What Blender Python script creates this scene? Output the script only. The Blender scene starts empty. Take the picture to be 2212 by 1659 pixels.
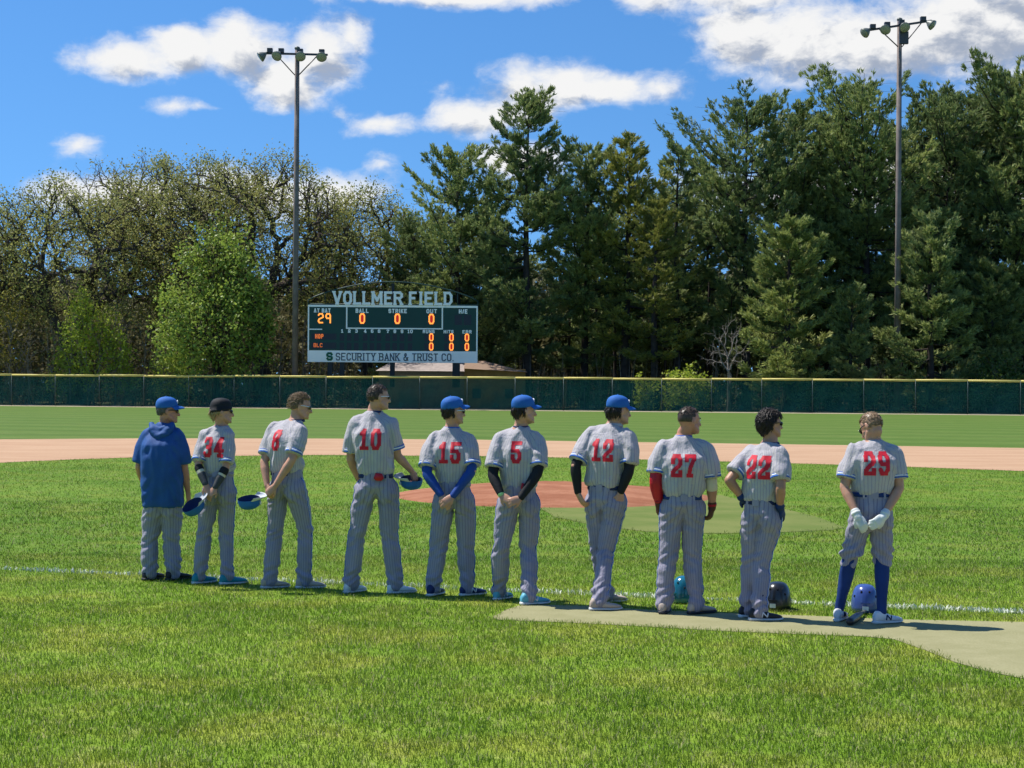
import bpy, bmesh, math, random
import numpy as np
from mathutils import Vector, Matrix, noise
from mathutils.bvhtree import BVHTree
V = Vector
R = math.radians
random.seed(7); rng = np.random.default_rng(7)
sc = bpy.context.scene
C = sc.collection

# ------------------------------------------------------------------ camera, sky, sun, exposure
CAM_H = 1.943
cam_d = bpy.data.cameras.new('camera'); cam = bpy.data.objects.new('camera', cam_d); C.objects.link(cam)
cam_d.sensor_width = 36.0; cam_d.lens = 3420 / 2212 * 36; cam_d.clip_start = .1; cam_d.clip_end = 4000
cam.matrix_world = Matrix.Translation((0, 0, CAM_H)) @ Matrix.Rotation(R(90.075), 4, 'X') @ Matrix.Rotation(R(.4), 4, 'Z')
sc.camera = cam
SUN_EL = R(60); SUN_V = V((-.92 * math.cos(SUN_EL), .39 * math.cos(SUN_EL), math.sin(SUN_EL))).normalized()
sun_d = bpy.data.lights.new('sun', 'SUN'); sun = bpy.data.objects.new('sun', sun_d); C.objects.link(sun)
sun_d.energy = 5.0; sun_d.angle = R(.53); sun_d.color = (1, .96, .89)
sun.rotation_euler = SUN_V.to_track_quat('Z', 'Y').to_euler(); sun.location = (-20, 10, 40)
sc.view_settings.view_transform = 'Standard'; sc.view_settings.look = 'None'
sc.view_settings.exposure = 0.42; sc.view_settings.gamma = 1.0
sc.render.engine = 'CYCLES'
sc.cycles.max_bounces = 6; sc.cycles.transparent_max_bounces = 12; sc.cycles.use_denoising = True
sc.cycles.diffuse_bounces = 3; sc.cycles.glossy_bounces = 2; sc.cycles.transmission_bounces = 3
sc.cycles.use_adaptive_sampling = True; sc.cycles.adaptive_threshold = .02

class NT:                                                # small node-tree writer
    def __init__(s, nt): s.nt = nt; s.n = nt.nodes; s.l = nt.links
    def node(s, t, **kw):
        n = s.n.new(t)
        for k, v in kw.items(): setattr(n, k, v)
        return n
    def put(s, sock, v):
        if isinstance(v, bpy.types.NodeSocket): s.l.new(v, sock)
        elif v is not None:
            try: sock.default_value = v
            except Exception: sock.default_value = (*v, 1) if len(v) == 3 else v
    def math(s, op, a, b=None, c=None, clamp=False):
        n = s.node('ShaderNodeMath', operation=op, use_clamp=clamp)
        for i, v in enumerate((a, b, c)): s.put(n.inputs[i], v)
        return n.outputs[0]
    def vmath(s, op, a, b=None, out=0):
        n = s.node('ShaderNodeVectorMath', operation=op)
        s.put(n.inputs[0], a)
        if b is not None: s.put(n.inputs[1], b)
        return n.outputs[out]
    def comb(s, x, y, z):
        n = s.node('ShaderNodeCombineXYZ')
        for i, v in enumerate((x, y, z)): s.put(n.inputs[i], v)
        return n.outputs[0]
    def sep(s, v):
        n = s.node('ShaderNodeSeparateXYZ'); s.put(n.inputs[0], v); return n.outputs
    def noise(s, vec, scale, detail=3, rough=.55, dist=0.0, out=0):
        n = s.node('ShaderNodeTexNoise'); s.put(n.inputs['Vector'], vec)
        n.inputs['Scale'].default_value = scale; n.inputs['Detail'].default_value = detail
        n.inputs['Roughness'].default_value = rough; n.inputs['Distortion'].default_value = dist
        return n.outputs[out]
    def ramp(s, v, a, b, lo=0.0, hi=1.0, smooth=True):
        n = s.node('ShaderNodeMapRange'); n.interpolation_type = 'SMOOTHSTEP' if smooth else 'LINEAR'; n.clamp = True
        s.put(n.inputs['Value'], v); n.inputs['From Min'].default_value = a; n.inputs['From Max'].default_value = b
        n.inputs['To Min'].default_value = lo; n.inputs['To Max'].default_value = hi
        return n.outputs[0]
    def mix(s, f, a, b, blend='MIX'):
        n = s.node('ShaderNodeMix', data_type='RGBA', blend_type=blend)
        s.put(n.inputs[0], f); s.put(n.inputs[6], a); s.put(n.inputs[7], b); return n.outputs[2]
    def attr(s, name, out='Fac'): return s.node('ShaderNodeAttribute', attribute_name=name).outputs[out]
    def pos(s): return s.node('ShaderNodeNewGeometry').outputs['Position']
    def obj(s): return s.node('ShaderNodeTexCoord').outputs['Object']
    def bump(s, h, strength, dist):
        n = s.node('ShaderNodeBump'); s.put(n.inputs['Height'], h); n.inputs['Strength'].default_value = strength
        n.inputs['Distance'].default_value = dist; return n.outputs[0]

def build_world():
    w = bpy.data.worlds.new('World'); sc.world = w; w.use_nodes = True
    t = NT(w.node_tree); t.n.clear()
    g = t.node('ShaderNodeTexCoord').outputs['Generated']
    sky = t.node('ShaderNodeTexSky', sky_type='NISHITA', sun_disc=False, sun_elevation=SUN_EL,
                 sun_rotation=math.atan2(SUN_V.x, SUN_V.y), altitude=300, air_density=1.0, dust_density=.15, ozone_density=3.0)
    x, y, z = t.sep(g)
    # look a little higher into the dome than the true elevation: a dry, clear, deep blue spring sky
    zz = t.math('ADD', t.math('MULTIPLY', z, .85), .13)
    t.put(sky.inputs['Vector'], t.vmath('NORMALIZE', t.comb(x, y, zz)))
    hs = t.node('ShaderNodeHueSaturation'); hs.inputs['Saturation'].default_value = 1.18; t.put(hs.inputs['Color'], sky.outputs[0])
    skyc = t.mix(1.0, hs.outputs[0], (.72, .95, 1.10, 1), 'MULTIPLY')
    az = t.math('ARCTAN2', x, y); el = t.math('ARCSINE', z)
    p = t.comb(az, el, 0.0)
    # cumulus banks: (azimuth, elevation, half width, half height) in radians
    def q(px, py, rx, ry): return ((px - 1106) / 3420, (834 - py) / 3420, rx / 3420, ry / 3420)
    B = [q(285, 165, 130, 48), q(400, 140, 110, 60), q(530, 130, 130, 75), q(610, 190, 110, 70), q(690, 140, 95, 85), q(655, 215, 55, 45), q(745, 95, 55, 60),
         q(830, 273, 82, 28), q(1030, 262, 130, 48), q(1130, 215, 110, 75), q(1215, 190, 115, 62), q(1310, 195, 120, 40), q(1420, 198, 85, 32),
         q(1600, 90, 130, 80), q(1720, 110, 220, 100), q(1880, 110, 300, 100), q(2100, 90, 320, 130), q(1410, 15, 90, 42), q(1600, 0, 200, 50), q(2300, 60, 300, 160),
         q(960, 5, 260, 34), q(1150, 10, 110, 28), q(365, 250, 50, 17), q(440, 246, 55, 11), q(945, 198, 26, 14), q(735, 250, 22, 11), q(935, 315, 22, 9), q(690, 22, 26, 12),
         q(205, 335, 48, 34), q(300, 440, 260, 50), q(560, 430, 200, 60), q(825, 360, 30, 20), q(700, 420, 160, 50), q(1130, 350, 120, 40), q(1900, 420, 500, 80), q(-300, 140, 240, 80), q(2750, 200, 260, 70)]
    # domain warp gives the ragged cauliflower edge
    wn = t.noise(t.vmath('MULTIPLY', p, (1, 1.5, 1)), 16, 4, .6, out=1)
    warp = t.vmath('MULTIPLY', t.vmath('SUBTRACT', wn, (.5, .5, .5)), (.026, .016, 0))
    pw = t.vmath('ADD', p, warp)
    def field(pp):
        M = None
        for (a, e, ra, re) in B:
            d = t.vmath('LENGTH', t.vmath('MULTIPLY', t.vmath('SUBTRACT', pp, (a, e, 0)), (1 / ra, 1 / re, 0)), out=1)
            m = t.math('MULTIPLY', t.math('SUBTRACT', 1.0, d), min(1.0, 20 * (ra + re)))
            M = m if M is None else t.math('SMOOTH_MAX', M, m, .22)
        return M
    M = field(pw); Mup = field(t.vmath('ADD', pw, (-.005, .012, 0)))
    slope = t.math('SUBTRACT', Mup, M)                                  # > 0 on the underside of a bank
    # broken cumulus over the remainder of the dome
    pl = t.vmath('DIVIDE', t.comb(x, y, 0.0), t.comb(t.math('ADD', t.math('ABSOLUTE', z), .22), t.math('ADD', t.math('ABSOLUTE', z), .22), 1.0))
    gen = t.math('SUBTRACT', t.math('MULTIPLY', t.noise(pl, 1.6, 4, .55), 3.0), 1.75)
    gate = t.math('MAXIMUM', t.math('MAXIMUM', t.ramp(t.math('ABSOLUTE', az), .38, .6), t.ramp(el, .27, .42)), 0.0)
    M = t.math('MAXIMUM', M, t.math('SUBTRACT', gen, t.math('MULTIPLY', t.math('SUBTRACT', 1.0, gate), 6.0)))
    f1 = t.noise(t.vmath('MULTIPLY', pw, (1, 1.55, 1)), 30, 6, .62)
    F = t.math('ADD', M, t.math('MULTIPLY', t.math('SUBTRACT', f1, .5), 1.45))
    alpha = t.ramp(F, -.12, .62)
    # sun-side brightness: compare the density here with the density a little towards the light (up and left)
    ps = t.vmath('ADD', pw, (-.006, .016, 0))
    f2 = t.noise(t.vmath('MULTIPLY', ps, (1, 1.55, 1)), 30, 5, .62)
    b1 = t.noise(t.vmath('MULTIPLY', pw, (1, 2.1, 1)), 15, 4, .55)
    lit = t.math('ADD', t.math('MULTIPLY', t.math('SUBTRACT', f1, f2), 2.6), t.math('ADD', .5, t.math('MULTIPLY', t.math('SUBTRACT', b1, .5), 1.6)))
    thick = t.ramp(M, .10, .70)
    lit = t.math('SUBTRACT', t.math('ADD', lit, .38), t.math('MULTIPLY', thick, .34), clamp=False)
    lit = t.math('SUBTRACT', lit, t.math('MULTIPLY', slope, t.math('MULTIPLY', t.ramp(M, .05, .4), 1.25)), clamp=True)
    cc = t.mix(t.ramp(lit, .02, .95), (.40, .46, .58, 1), (.98, .98, .98, 1))
    bg1 = t.node('ShaderNodeBackground'); t.put(bg1.inputs[0], skyc); bg1.inputs[1].default_value = .106
    bg2 = t.node('ShaderNodeBackground'); t.put(bg2.inputs[0], cc); bg2.inputs[1].default_value = .70
    mx = t.node('ShaderNodeMixShader'); t.put(mx.inputs[0], t.math('MULTIPLY', alpha, t.ramp(el, -.02, .0)))
    t.l.new(bg1.outputs[0], mx.inputs[1]); t.l.new(bg2.outputs[0], mx.inputs[2])
    o = t.node('ShaderNodeOutputWorld'); t.l.new(mx.outputs[0], o.inputs[0])
    w.cycles.sampling_method = 'MANUAL'; w.cycles.sample_map_resolution = 512
build_world()

# ------------------------------------------------------------------ helpers
MAT = {}
def mat(name, col=(.5, .5, .5), rough=.8, spec=.3, metal=0.0, var=0.0, vscale=6.0, bump=0.0, bscale=60.0, fn=None, trans=0.0, transcol=None, coat=0.0, sheen=0.0):
    m = bpy.data.materials.new(name); m.use_nodes = True; MAT[name] = m
    t = NT(m.node_tree); b = t.n['Principled BSDF']; out = t.n['Material Output']
    b.inputs['Roughness'].default_value = rough; b.inputs['Specular IOR Level'].default_value = spec
    b.inputs['Metallic'].default_value = metal; b.inputs['Coat Weight'].default_value = coat; b.inputs['Sheen Weight'].default_value = sheen
    c = (*col, 1)
    if fn: c = fn(t, b)
    elif var:
        n = t.noise(t.obj(), vscale, 4)
        c = t.mix(t.ramp(n, .3, .7), tuple(x * (1 - var) for x in col) + (1,), tuple(min(1, x * (1 + var)) for x in col) + (1,))
    t.put(b.inputs['Base Color'], c)
    if bump: t.put(b.inputs['Normal'], t.bump(t.noise(t.obj(), bscale, 3), bump, .01))
    if trans:
        tr = t.node('ShaderNodeBsdfTranslucent'); t.put(tr.inputs[0], transcol if transcol else c)
        mx = t.node('ShaderNodeMixShader'); mx.inputs[0].default_value = trans
        t.l.new(b.outputs[0], mx.inputs[1]); t.l.new(tr.outputs[0], mx.inputs[2]); t.l.new(mx.outputs[0], out.inputs[0])
    return m

def tag(o, label=None, cat=None, group=None, kind=None):
    if label: o['label'] = label
    if cat: o['category'] = cat
    if group: o['group'] = group
    if kind: o['kind'] = kind
    return o
def empty(name, loc, label, cat, group=None, rz=0.0):
    o = bpy.data.objects.new(name, None); C.objects.link(o); o.location = loc; o.rotation_euler = (0, 0, rz); o.empty_display_size = .2
    return tag(o, label, cat, group)
def link(name, me, m=None, parent=None):
    o = bpy.data.objects.new(name, me); C.objects.link(o)
    if m is not None:
        me.materials.clear(); me.materials.append(MAT[m] if isinstance(m, str) else m)
    if parent is not None: o.parent = parent
    return o
def perp(d):
    a = V((0, 0, 1)) if abs(d.z) < .9 else V((1, 0, 0))
    u = d.cross(a).normalized(); return u, d.cross(u).normalized()

class MB:                                                # collects shapes into one mesh
    def __init__(s): s.v = []; s.f = []
    def add(s, v, f):
        k = len(s.v); s.v += [tuple(p) for p in v]; s.f += [tuple(i + k for i in q) for q in f]
    def rings(s, rs, cap=True, closed=True):
        k = len(s.v); n = len(rs[0])
        for r in rs: s.v += [tuple(p) for p in r]
        for i in range(len(rs) - 1):
            for j in range(n if closed else n - 1):
                a, b = k + i * n + j, k + i * n + (j + 1) % n
                s.f.append((a, b, b + n, a + n))
        if cap:
            s.f.append(tuple(k + j for j in reversed(range(n)))); e = k + (len(rs) - 1) * n
            s.f.append(tuple(e + j for j in range(n)))
    def tube(s, pts, rad, n=10, cap=True, flat=None):
        pts = [V(p) for p in pts]
        if not hasattr(rad, '__len__'): rad = [rad] * len(pts)
        u = None; rs = []
        for i, p in enumerate(pts):
            d = (pts[min(i + 1, len(pts) - 1)] - pts[max(i - 1, 0)])
            d = d.normalized() if d.length > 1e-9 else V((0, 0, 1))
            if u is None: u = perp(d)[0] if flat is None else (V(flat) - d * V(flat).dot(d)).normalized()
            else: u = (u - d * u.dot(d)).normalized()
            w = d.cross(u); r = rad[i]; ra, rb = r if hasattr(r, '__len__') else (r, r)
            rs.append([p + u * (ra * math.cos(2 * math.pi * j / n)) + w * (rb * math.sin(2 * math.pi * j / n)) for j in range(n)])
        s.rings(rs, cap)
    def capsule(s, pts, rad, n=12):                      # tube with rounded ends
        pts = [V(p) for p in pts]
        if not hasattr(rad, '__len__'): rad = [rad] * len(pts)
        d0 = (pts[0] - pts[1]).normalized(); d1 = (pts[-1] - pts[-2]).normalized(); P = []; Q = []
        for a in (.15, .55, .85): P.append(pts[0] + d0 * rad[0] * math.cos(a * math.pi / 2)); Q.append(rad[0] * math.sin(a * math.pi / 2))
        P += pts; Q += list(rad)
        for a in (.85, .55, .15): P.append(pts[-1] + d1 * rad[-1] * math.cos(a * math.pi / 2)); Q.append(rad[-1] * math.sin(a * math.pi / 2))
        s.tube(P, Q, n)
    def ell(s, c, r, M=None, nu=16, nv=10):
        c = V(c); M = M or Matrix.Identity(3); rs = []
        for i in range(1, nv):
            th = math.pi * i / nv
            rs.append([c + M @ V((r[0] * math.sin(th) * math.cos(2 * math.pi * j / nu), r[1] * math.sin(th) * math.sin(2 * math.pi * j / nu), -r[2] * math.cos(th))) for j in range(nu)])
        s.rings(rs)
    def box(s, lo, hi, M=None, o=(0, 0, 0)):
        p = [V((x, y, z)) for z in (lo[2], hi[2]) for y in (lo[1], hi[1]) for x in (lo[0], hi[0])]
        if M is not None: p = [M @ q + V(o) for q in p]
        s.add(p, [(0, 2, 3, 1), (4, 5, 7, 6), (0, 1, 5, 4), (2, 6, 7, 3), (0, 4, 6, 2), (1, 3, 7, 5)])
    def prism(s, poly, z0, z1):
        n = len(poly); s.add([(x, y, z0) for x, y in poly] + [(x, y, z1) for x, y in poly],
              [tuple(reversed(range(n))), tuple(range(n, 2 * n))] + [(i, (i + 1) % n, (i + 1) % n + n, i + n) for i in range(n)])
    def mesh(s, name, smooth=True):
        me = bpy.data.meshes.new(name); me.from_pydata(s.v, [], s.f); me.update()
        if smooth: me.polygons.foreach_set('use_smooth', [True] * len(me.polygons))
        return me
    def build(s, name, m, parent=None, smooth=True): return link(name, s.mesh(name, smooth), m, parent)

def np_mesh(name, verts, faces, attrs=None, smooth=False):      # faces: (n,3) or (n,4) array
    me = bpy.data.meshes.new(name); nv = len(verts); nf, k = faces.shape
    me.vertices.add(nv); me.vertices.foreach_set('co', np.ascontiguousarray(verts, np.float32).ravel())
    me.loops.add(nf * k); me.loops.foreach_set('vertex_index', np.ascontiguousarray(faces, np.int32).ravel())
    me.polygons.add(nf); me.polygons.foreach_set('loop_start', np.arange(0, nf * k, k, dtype=np.int32))
    if smooth: me.polygons.foreach_set('use_smooth', np.ones(nf, bool))
    for a, d in (attrs or {}).items():
        at = me.attributes.new(a, 'FLOAT', 'POINT'); at.data.foreach_set('value', np.ascontiguousarray(d, np.float32))
    me.update(calc_edges=True); me.validate()
    return me

def fuse(mb, voxel, it=2, fac=.5):                       # union of overlapping closed shapes as one continuous surface
    me = mb.mesh('tmp'); o = bpy.data.objects.new('tmp', me); C.objects.link(o)
    r = o.modifiers.new('r', 'REMESH'); r.mode = 'VOXEL'; r.voxel_size = voxel; r.use_smooth_shade = True
    if it:
        s = o.modifiers.new('s', 'SMOOTH'); s.factor = fac; s.iterations = it
    dg = bpy.context.evaluated_depsgraph_get(); out = bpy.data.meshes.new_from_object(o.evaluated_get(dg))
    bpy.data.objects.remove(o); bpy.data.meshes.remove(me)
    out.polygons.foreach_set('use_smooth', [True] * len(out.polygons))
    return out
def co(me):
    a = np.empty(len(me.vertices) * 3, np.float32); me.vertices.foreach_get('co', a); return a.reshape(-1, 3)
def nrm(me):
    a = np.empty(len(me.vertices) * 3, np.float32); me.vertices.foreach_get('normal', a); return a.reshape(-1, 3)
def setco(me, a): me.vertices.foreach_set('co', np.ascontiguousarray(a, np.float32).ravel()); me.update()
def setattr_f(me, name, d):
    at = me.attributes.new(name, 'FLOAT', 'POINT'); at.data.foreach_set('value', np.ascontiguousarray(d, np.float32))

# a spot on the level field from where it shows in the photograph (2212 px wide print): survey helper
def gnd(px, py):
    d = 6645 / (py - (834 + (px - 1106) * math.tan(R(.4)))); return ((px - 1106) / 3420 * d, d)

# stroke glyphs on a unit box
GL = {'A': [[(0, 0), (.5, 1), (1, 0)], [(.2, .3), (.8, .3)]], 'B': [[(0, 0), (0, 1), (.75, 1), (.95, .85), (.95, .67), (.75, .53), (0, .53)], [(.75, .53), (1, .38), (1, .15), (.8, 0), (0, 0)]],
      'C': [[(1, .8), (.8, 1), (.25, 1), (0, .78), (0, .22), (.25, 0), (.8, 0), (1, .2)]], 'D': [[(0, 0), (0, 1), (.7, 1), (1, .75), (1, .25), (.7, 0), (0, 0)]],
      'E': [[(1, 1), (0, 1), (0, 0), (1, 0)], [(0, .52), (.75, .52)]], 'F': [[(1, 1), (0, 1), (0, 0)], [(0, .52), (.75, .52)]], 'H': [[(0, 0), (0, 1)], [(1, 0), (1, 1)], [(0, .5), (1, .5)]],
      'I': [[(.5, 0), (.5, 1)]], 'K': [[(0, 0), (0, 1)], [(1, 1), (0, .42)], [(.3, .6), (1, 0)]], 'L': [[(0, 1), (0, 0), (1, 0)]], 'M': [[(0, 0), (0, 1), (.5, .3), (1, 1), (1, 0)]],
      'N': [[(0, 0), (0, 1), (1, 0), (1, 1)]], 'O': [[(0, .22), (0, .78), (.25, 1), (.75, 1), (1, .78), (1, .22), (.75, 0), (.25, 0), (0, .22)]],
      'P': [[(0, 0), (0, 1), (.75, 1), (1, .85), (1, .6), (.75, .46), (0, .46)]], 'R': [[(0, 0), (0, 1), (.75, 1), (1, .85), (1, .64), (.75, .5), (0, .5)], [(.55, .5), (1, 0)]],
      'S': [[(1, .82), (.78, 1), (.22, 1), (0, .84), (0, .64), (.22, .52), (.78, .48), (1, .36), (1, .16), (.78, 0), (.22, 0), (0, .18)]], 'T': [[(0, 1), (1, 1)], [(.5, 1), (.5, 0)]],
      'U': [[(0, 1), (0, .22), (.25, 0), (.75, 0), (1, .22), (1, 1)]], 'V': [[(0, 1), (.5, 0), (1, 1)]], 'Y': [[(0, 1), (.5, .45), (1, 1)], [(.5, .45), (.5, 0)]],
      '/': [[(0, 0), (1, 1)]], '.': [[(.4, 0), (.6, 0)]], '&': [[(1, 0), (.2, .8), (.3, 1), (.55, 1), (.62, .8), (.05, .35), (.05, .12), (.25, 0), (.6, 0), (1, .45)]],
      '0': [[(0, .22), (0, .78), (.25, 1), (.75, 1), (1, .78), (1, .22), (.75, 0), (.25, 0), (0, .22)]], '1': [[(.12, .8), (.55, 1), (.55, 0)], [(.12, 0), (1, 0)]],
      '2': [[(0, .68), (0, .8), (.22, 1), (.78, 1), (1, .8), (1, .62), (.85, .48), (.15, .26), (0, .12), (0, 0), (1, 0), (1, .16)]],
      '3': [[(0, .84), (.2, 1), (.8, 1), (1, .84), (1, .64), (.82, .51), (.5, .51)], [(.82, .51), (1, .38), (1, .16), (.8, 0), (.2, 0), (0, .16)]],
      '4': [[(.72, 0), (.72, 1), (.6, 1), (0, .3), (1, .3)], [(.45, 0), (1, 0)]], '5': [[(1, 1), (0, 1), (0, .58), (.75, .58), (1, .42), (1, .18), (.78, 0), (.22, 0), (0, .2), (0, .28)]],
      '6': [[(1, .8), (.78, 1), (.22, 1), (0, .8), (0, .2), (.22, 0), (.78, 0), (1, .2), (1, .4), (.78, .55), (0, .55)]], '7': [[(0, .78), (0, 1), (1, 1), (1, .85), (.45, .35), (.4, 0)], [(.2, 0), (.62, 0)]],
      '8': [[(.22, .53), (0, .68), (0, .82), (.22, 1), (.78, 1), (1, .82), (1, .68), (.78, .53), (.22, .53), (0, .38), (0, .18), (.22, 0), (.78, 0), (1, .18), (1, .38), (.78, .53)]],
      '9': [[(0, .2), (.22, 0), (.78, 0), (1, .2), (1, .8), (.78, 1), (.22, 1), (0, .8), (0, .62), (.22, .46), (1, .46)]]}
SER = {'V': [(0, 1), (1, 1), (.5, 0)], 'L': [(0, 1), (0, 0)], 'M': [(0, 0), (1, 0), (0, 1), (1, 1)], 'E': [], 'R': [(0, 0), (0, 1), (1, 0)], 'F': [(0, 0)], 'I': [(.5, 0), (.5, 1)], 'D': [(0, 0), (0, 1)],
       'T': [(.5, 0)], 'A': [(0, 0), (1, 0)], 'N': [(0, 0), (1, 1)], 'K': [(0, 0), (0, 1), (1, 1), (1, 0)], 'U': [(0, 1), (1, 1)], 'Y': [(.5, 0), (0, 1), (1, 1)], 'B': [(0, 0), (0, 1)]}
def glyph(ch, w, h, sw, serif=0.0, depth=.03):           # raised letter in the xz plane, facing -y
    mb = MB(); k = 0
    def seg(a, b, wd):
        nonlocal k
        a, b = V((a[0], 0, a[1])), V((b[0], 0, b[1])); d = (b - a)
        if d.length < 1e-6: return
        d.normalize(); n = V((-d.z, 0, d.x)) * wd / 2; e = d * wd * .42; y = V((0, -depth - .0012 * k, 0)); k += 1
        p = [a - e - n, b + e - n, b + e + n, a - e + n]
        mb.add(p + [q + y for q in p], [(0, 1, 2, 3), (4, 7, 6, 5), (0, 4, 5, 1), (1, 5, 6, 2), (2, 6, 7, 3), (3, 7, 4, 0)])
    m = sw / 2
    T = lambda p: (m + p[0] * (w - sw), m + p[1] * (h - sw))
    for pl in GL[ch]:
        for a, b in zip(pl[:-1], pl[1:]): seg(T(a), T(b), sw)
    if serif:
        for p in SER.get(ch, []):
            c = T(p); t = sw * .62; zz = c[1] + (sw / 2 - t / 2 if p[1] > .5 else -(sw / 2 - t / 2))
            seg((c[0] - sw * .5 - serif + t * .42, zz), (c[0] + sw * .5 + serif - t * .42, zz), t)
    return mb
def text(s, x, z, w, h, sw, gap, m, parent, y, serif=0.0, depth=.03, name='letter'):
    for ch in s:
        if ch != ' ':
            ww = w * {'I': .45, '1': .75, '.': .3, 'M': 1.25, '&': 1.15, '/': .6}.get(ch, 1)
            o = glyph(ch, ww, h, sw, serif, depth).build(name, m, parent, False); o.location = (x, y, z); x += ww + gap
        else: x += w * .6
    return x
# ------------------------------------------------------------------ materials
def grass_col(t, b, dry=1.0):
    p = t.pos(); big = t.noise(p, .23, 3); mid = t.noise(p, 1.1, 3); fine = t.noise(p, 6.0, 4)
    c = t.mix(t.ramp(big, .35, .65), (.105, .178, .014, 1), (.150, .222, .024, 1))
    c = t.mix(t.ramp(mid, .42, .72, 0, .75), c, (.220, .232, .036, 1))
    c = t.mix(t.ramp(fine, .5, .78, 0, .6 * dry), c, (.30, .29, .105, 1))
    y = t.sep(p)[1]                                       # foul ground is a paler, drier sward than the irrigated infield
    return t.mix(t.ramp(y, 13.5, 19, 0, 1), t.mix(1.0, c, (1.22, 1.26, 1.15, 1), 'MULTIPLY'), t.mix(1.0, c, (.78, .92, .85, 1), 'MULTIPLY'))
def f_blade(t, b):
    c = grass_col(t, b, .7); r = t.attr('rnd')
    c = t.mix(t.ramp(r, 0, .55, .36, 0), c, (.075, .145, .012, 1))
    c = t.mix(t.ramp(r, .62, .9, 0, .42), c, (.25, .32, .040, 1))
    return t.mix(t.ramp(r, .90, .92), c, (.42, .38, .20, 1))
mat('grass_blade', fn=f_blade, rough=.5, spec=.28, trans=.5)
def f_ground(t, b):
    p = t.pos(); x, y, z = t.sep(p)
    c = grass_col(t, b)
    u = t.math('ADD', t.math('MULTIPLY', x, .254), t.math('MULTIPLY', y, .967))          # mowing bands across the outfield
    band = t.math('SINE', t.math('MULTIPLY', t.math('ADD', u, t.math('MULTIPLY', t.noise(p, .08, 2), 3.0)), 1.25))
    far = t.ramp(y, 40, 55)
    oc = t.mix(t.ramp(band, -.6, .6), (.078, .138, .024, 1), (.106, .170, .034, 1))
    oc = t.mix(t.ramp(t.noise(t.vmath('MULTIPLY', p, (.35, 2.2, 1)), .5, 4), .4, .75, 0, .7), oc, (.150, .182, .050, 1))
    oc = t.mix(t.ramp(t.noise(t.vmath('MULTIPLY', p, (.5, 1.6, 1)), 2.2, 5, .7), .35, .7, 0, .7), oc, (.060, .115, .018, 1))
    c = t.mix(far, c, oc)
    out = t.ramp(y, 138, 141)                                                            # leaf litter and rough grass beyond the fence
    lit = t.mix(t.ramp(t.noise(p, .5, 5), .4, .62), (.095, .075, .042, 1), (.075, .115, .028, 1))
    t.put(b.inputs['Normal'], t.bump(t.noise(p, 22, 4), .5, .03))
    return t.mix(out, c, lit)
mat('ground', fn=f_ground, rough=.9, spec=.1)
def f_dirt(t, b):
    p = t.pos(); n = t.noise(t.vmath('MULTIPLY', p, (.6, 1.6, 1)), .55, 5); f = t.noise(p, 12, 4)
    c = t.mix(t.ramp(n, .3, .7), (.395, .245, .148, 1), (.465, .305, .192, 1))
    t.put(b.inputs['Normal'], t.bump(f, .5, .02))
    return t.mix(t.ramp(f, .35, .7, 0, .35), c, (.34, .205, .120, 1))
mat('infield_dirt', fn=f_dirt, rough=.95, spec=.1)
def f_clay(t, b):
    p = t.pos(); n = t.noise(t.vmath('MULTIPLY', p, (.8, 2.0, 1)), 1.1, 5, .6); f = t.noise(p, 14, 4)
    c = t.mix(t.ramp(n, .35, .68), (.25, .098, .052, 1), (.36, .165, .095, 1))
    t.put(b.inputs['Normal'], t.bump(f, .6, .03))
    return t.mix(t.ramp(f, .4, .75, 0, .4), c, (.25, .09, .045, 1))
mat('mound_clay', fn=f_clay, rough=.95, spec=.1)
def f_turf(t, b):
    p = t.pos(); n = t.noise(p, 3.3, 6, .68); f = t.noise(p, 60, 3)
    c = t.mix(t.ramp(n, .3, .7), (.250, .238, .122, 1), (.300, .282, .155, 1))
    t.put(b.inputs['Normal'], t.bump(f, .6, .006))
    return t.mix(t.ramp(f, .4, .7, 0, .5), c, (.225, .215, .10, 1))
mat('worn_turf', fn=f_turf, rough=.95, spec=.1)
def f_turf2(t, b):
    p = t.pos(); n = t.noise(p, .9, 4); f = t.noise(p, 25, 3)
    c = t.mix(t.ramp(n, .35, .65), (.110, .152, .034, 1), (.162, .185, .054, 1))
    return t.mix(t.ramp(f, .4, .7, 0, .4), c, (.11, .14, .032, 1))
mat('mound_turf', fn=f_turf2, rough=.95, spec=.1)
mat('chalk', (.66, .69, .58), .9, .1, var=.12, vscale=9)
mat('gravel_track', (.36, .30, .22), .95, .1, var=.15, vscale=3)

# ------------------------------------------------------------------ ground and field
def sheet(name, poly, z, m, cuts=0):
    bm = bmesh.new(); vs = [bm.verts.new((x, y, z)) for x, y in poly]; f = bm.faces.new(vs); bmesh.ops.triangulate(bm, faces=[f])
    me = bpy.data.meshes.new(name); bm.to_mesh(me); bm.free()
    o = link(name, me, m); o['kind'] = 'structure'; return o
ys = [-30, 0, 6, 8, 10, 12, 14, 16, 20, 26, 34, 44, 60, 90, 130, 150, 220, 400, 900, 2500]
xs = [-2500, -900, -300, -100, -50, -25, -12, -6, 0, 6, 12, 25, 50, 100, 300, 900, 2500]
gv = np.array([(x, y, 0.0) for y in ys for x in xs]); nx = len(xs)
gf = np.array([(j * nx + i, j * nx + i + 1, (j + 1) * nx + i + 1, (j + 1) * nx + i) for j in range(len(ys) - 1) for i in range(nx - 1)])
tag(link('ground', np_mesh('ground', gv, gf), 'ground'), kind='structure')

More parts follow.
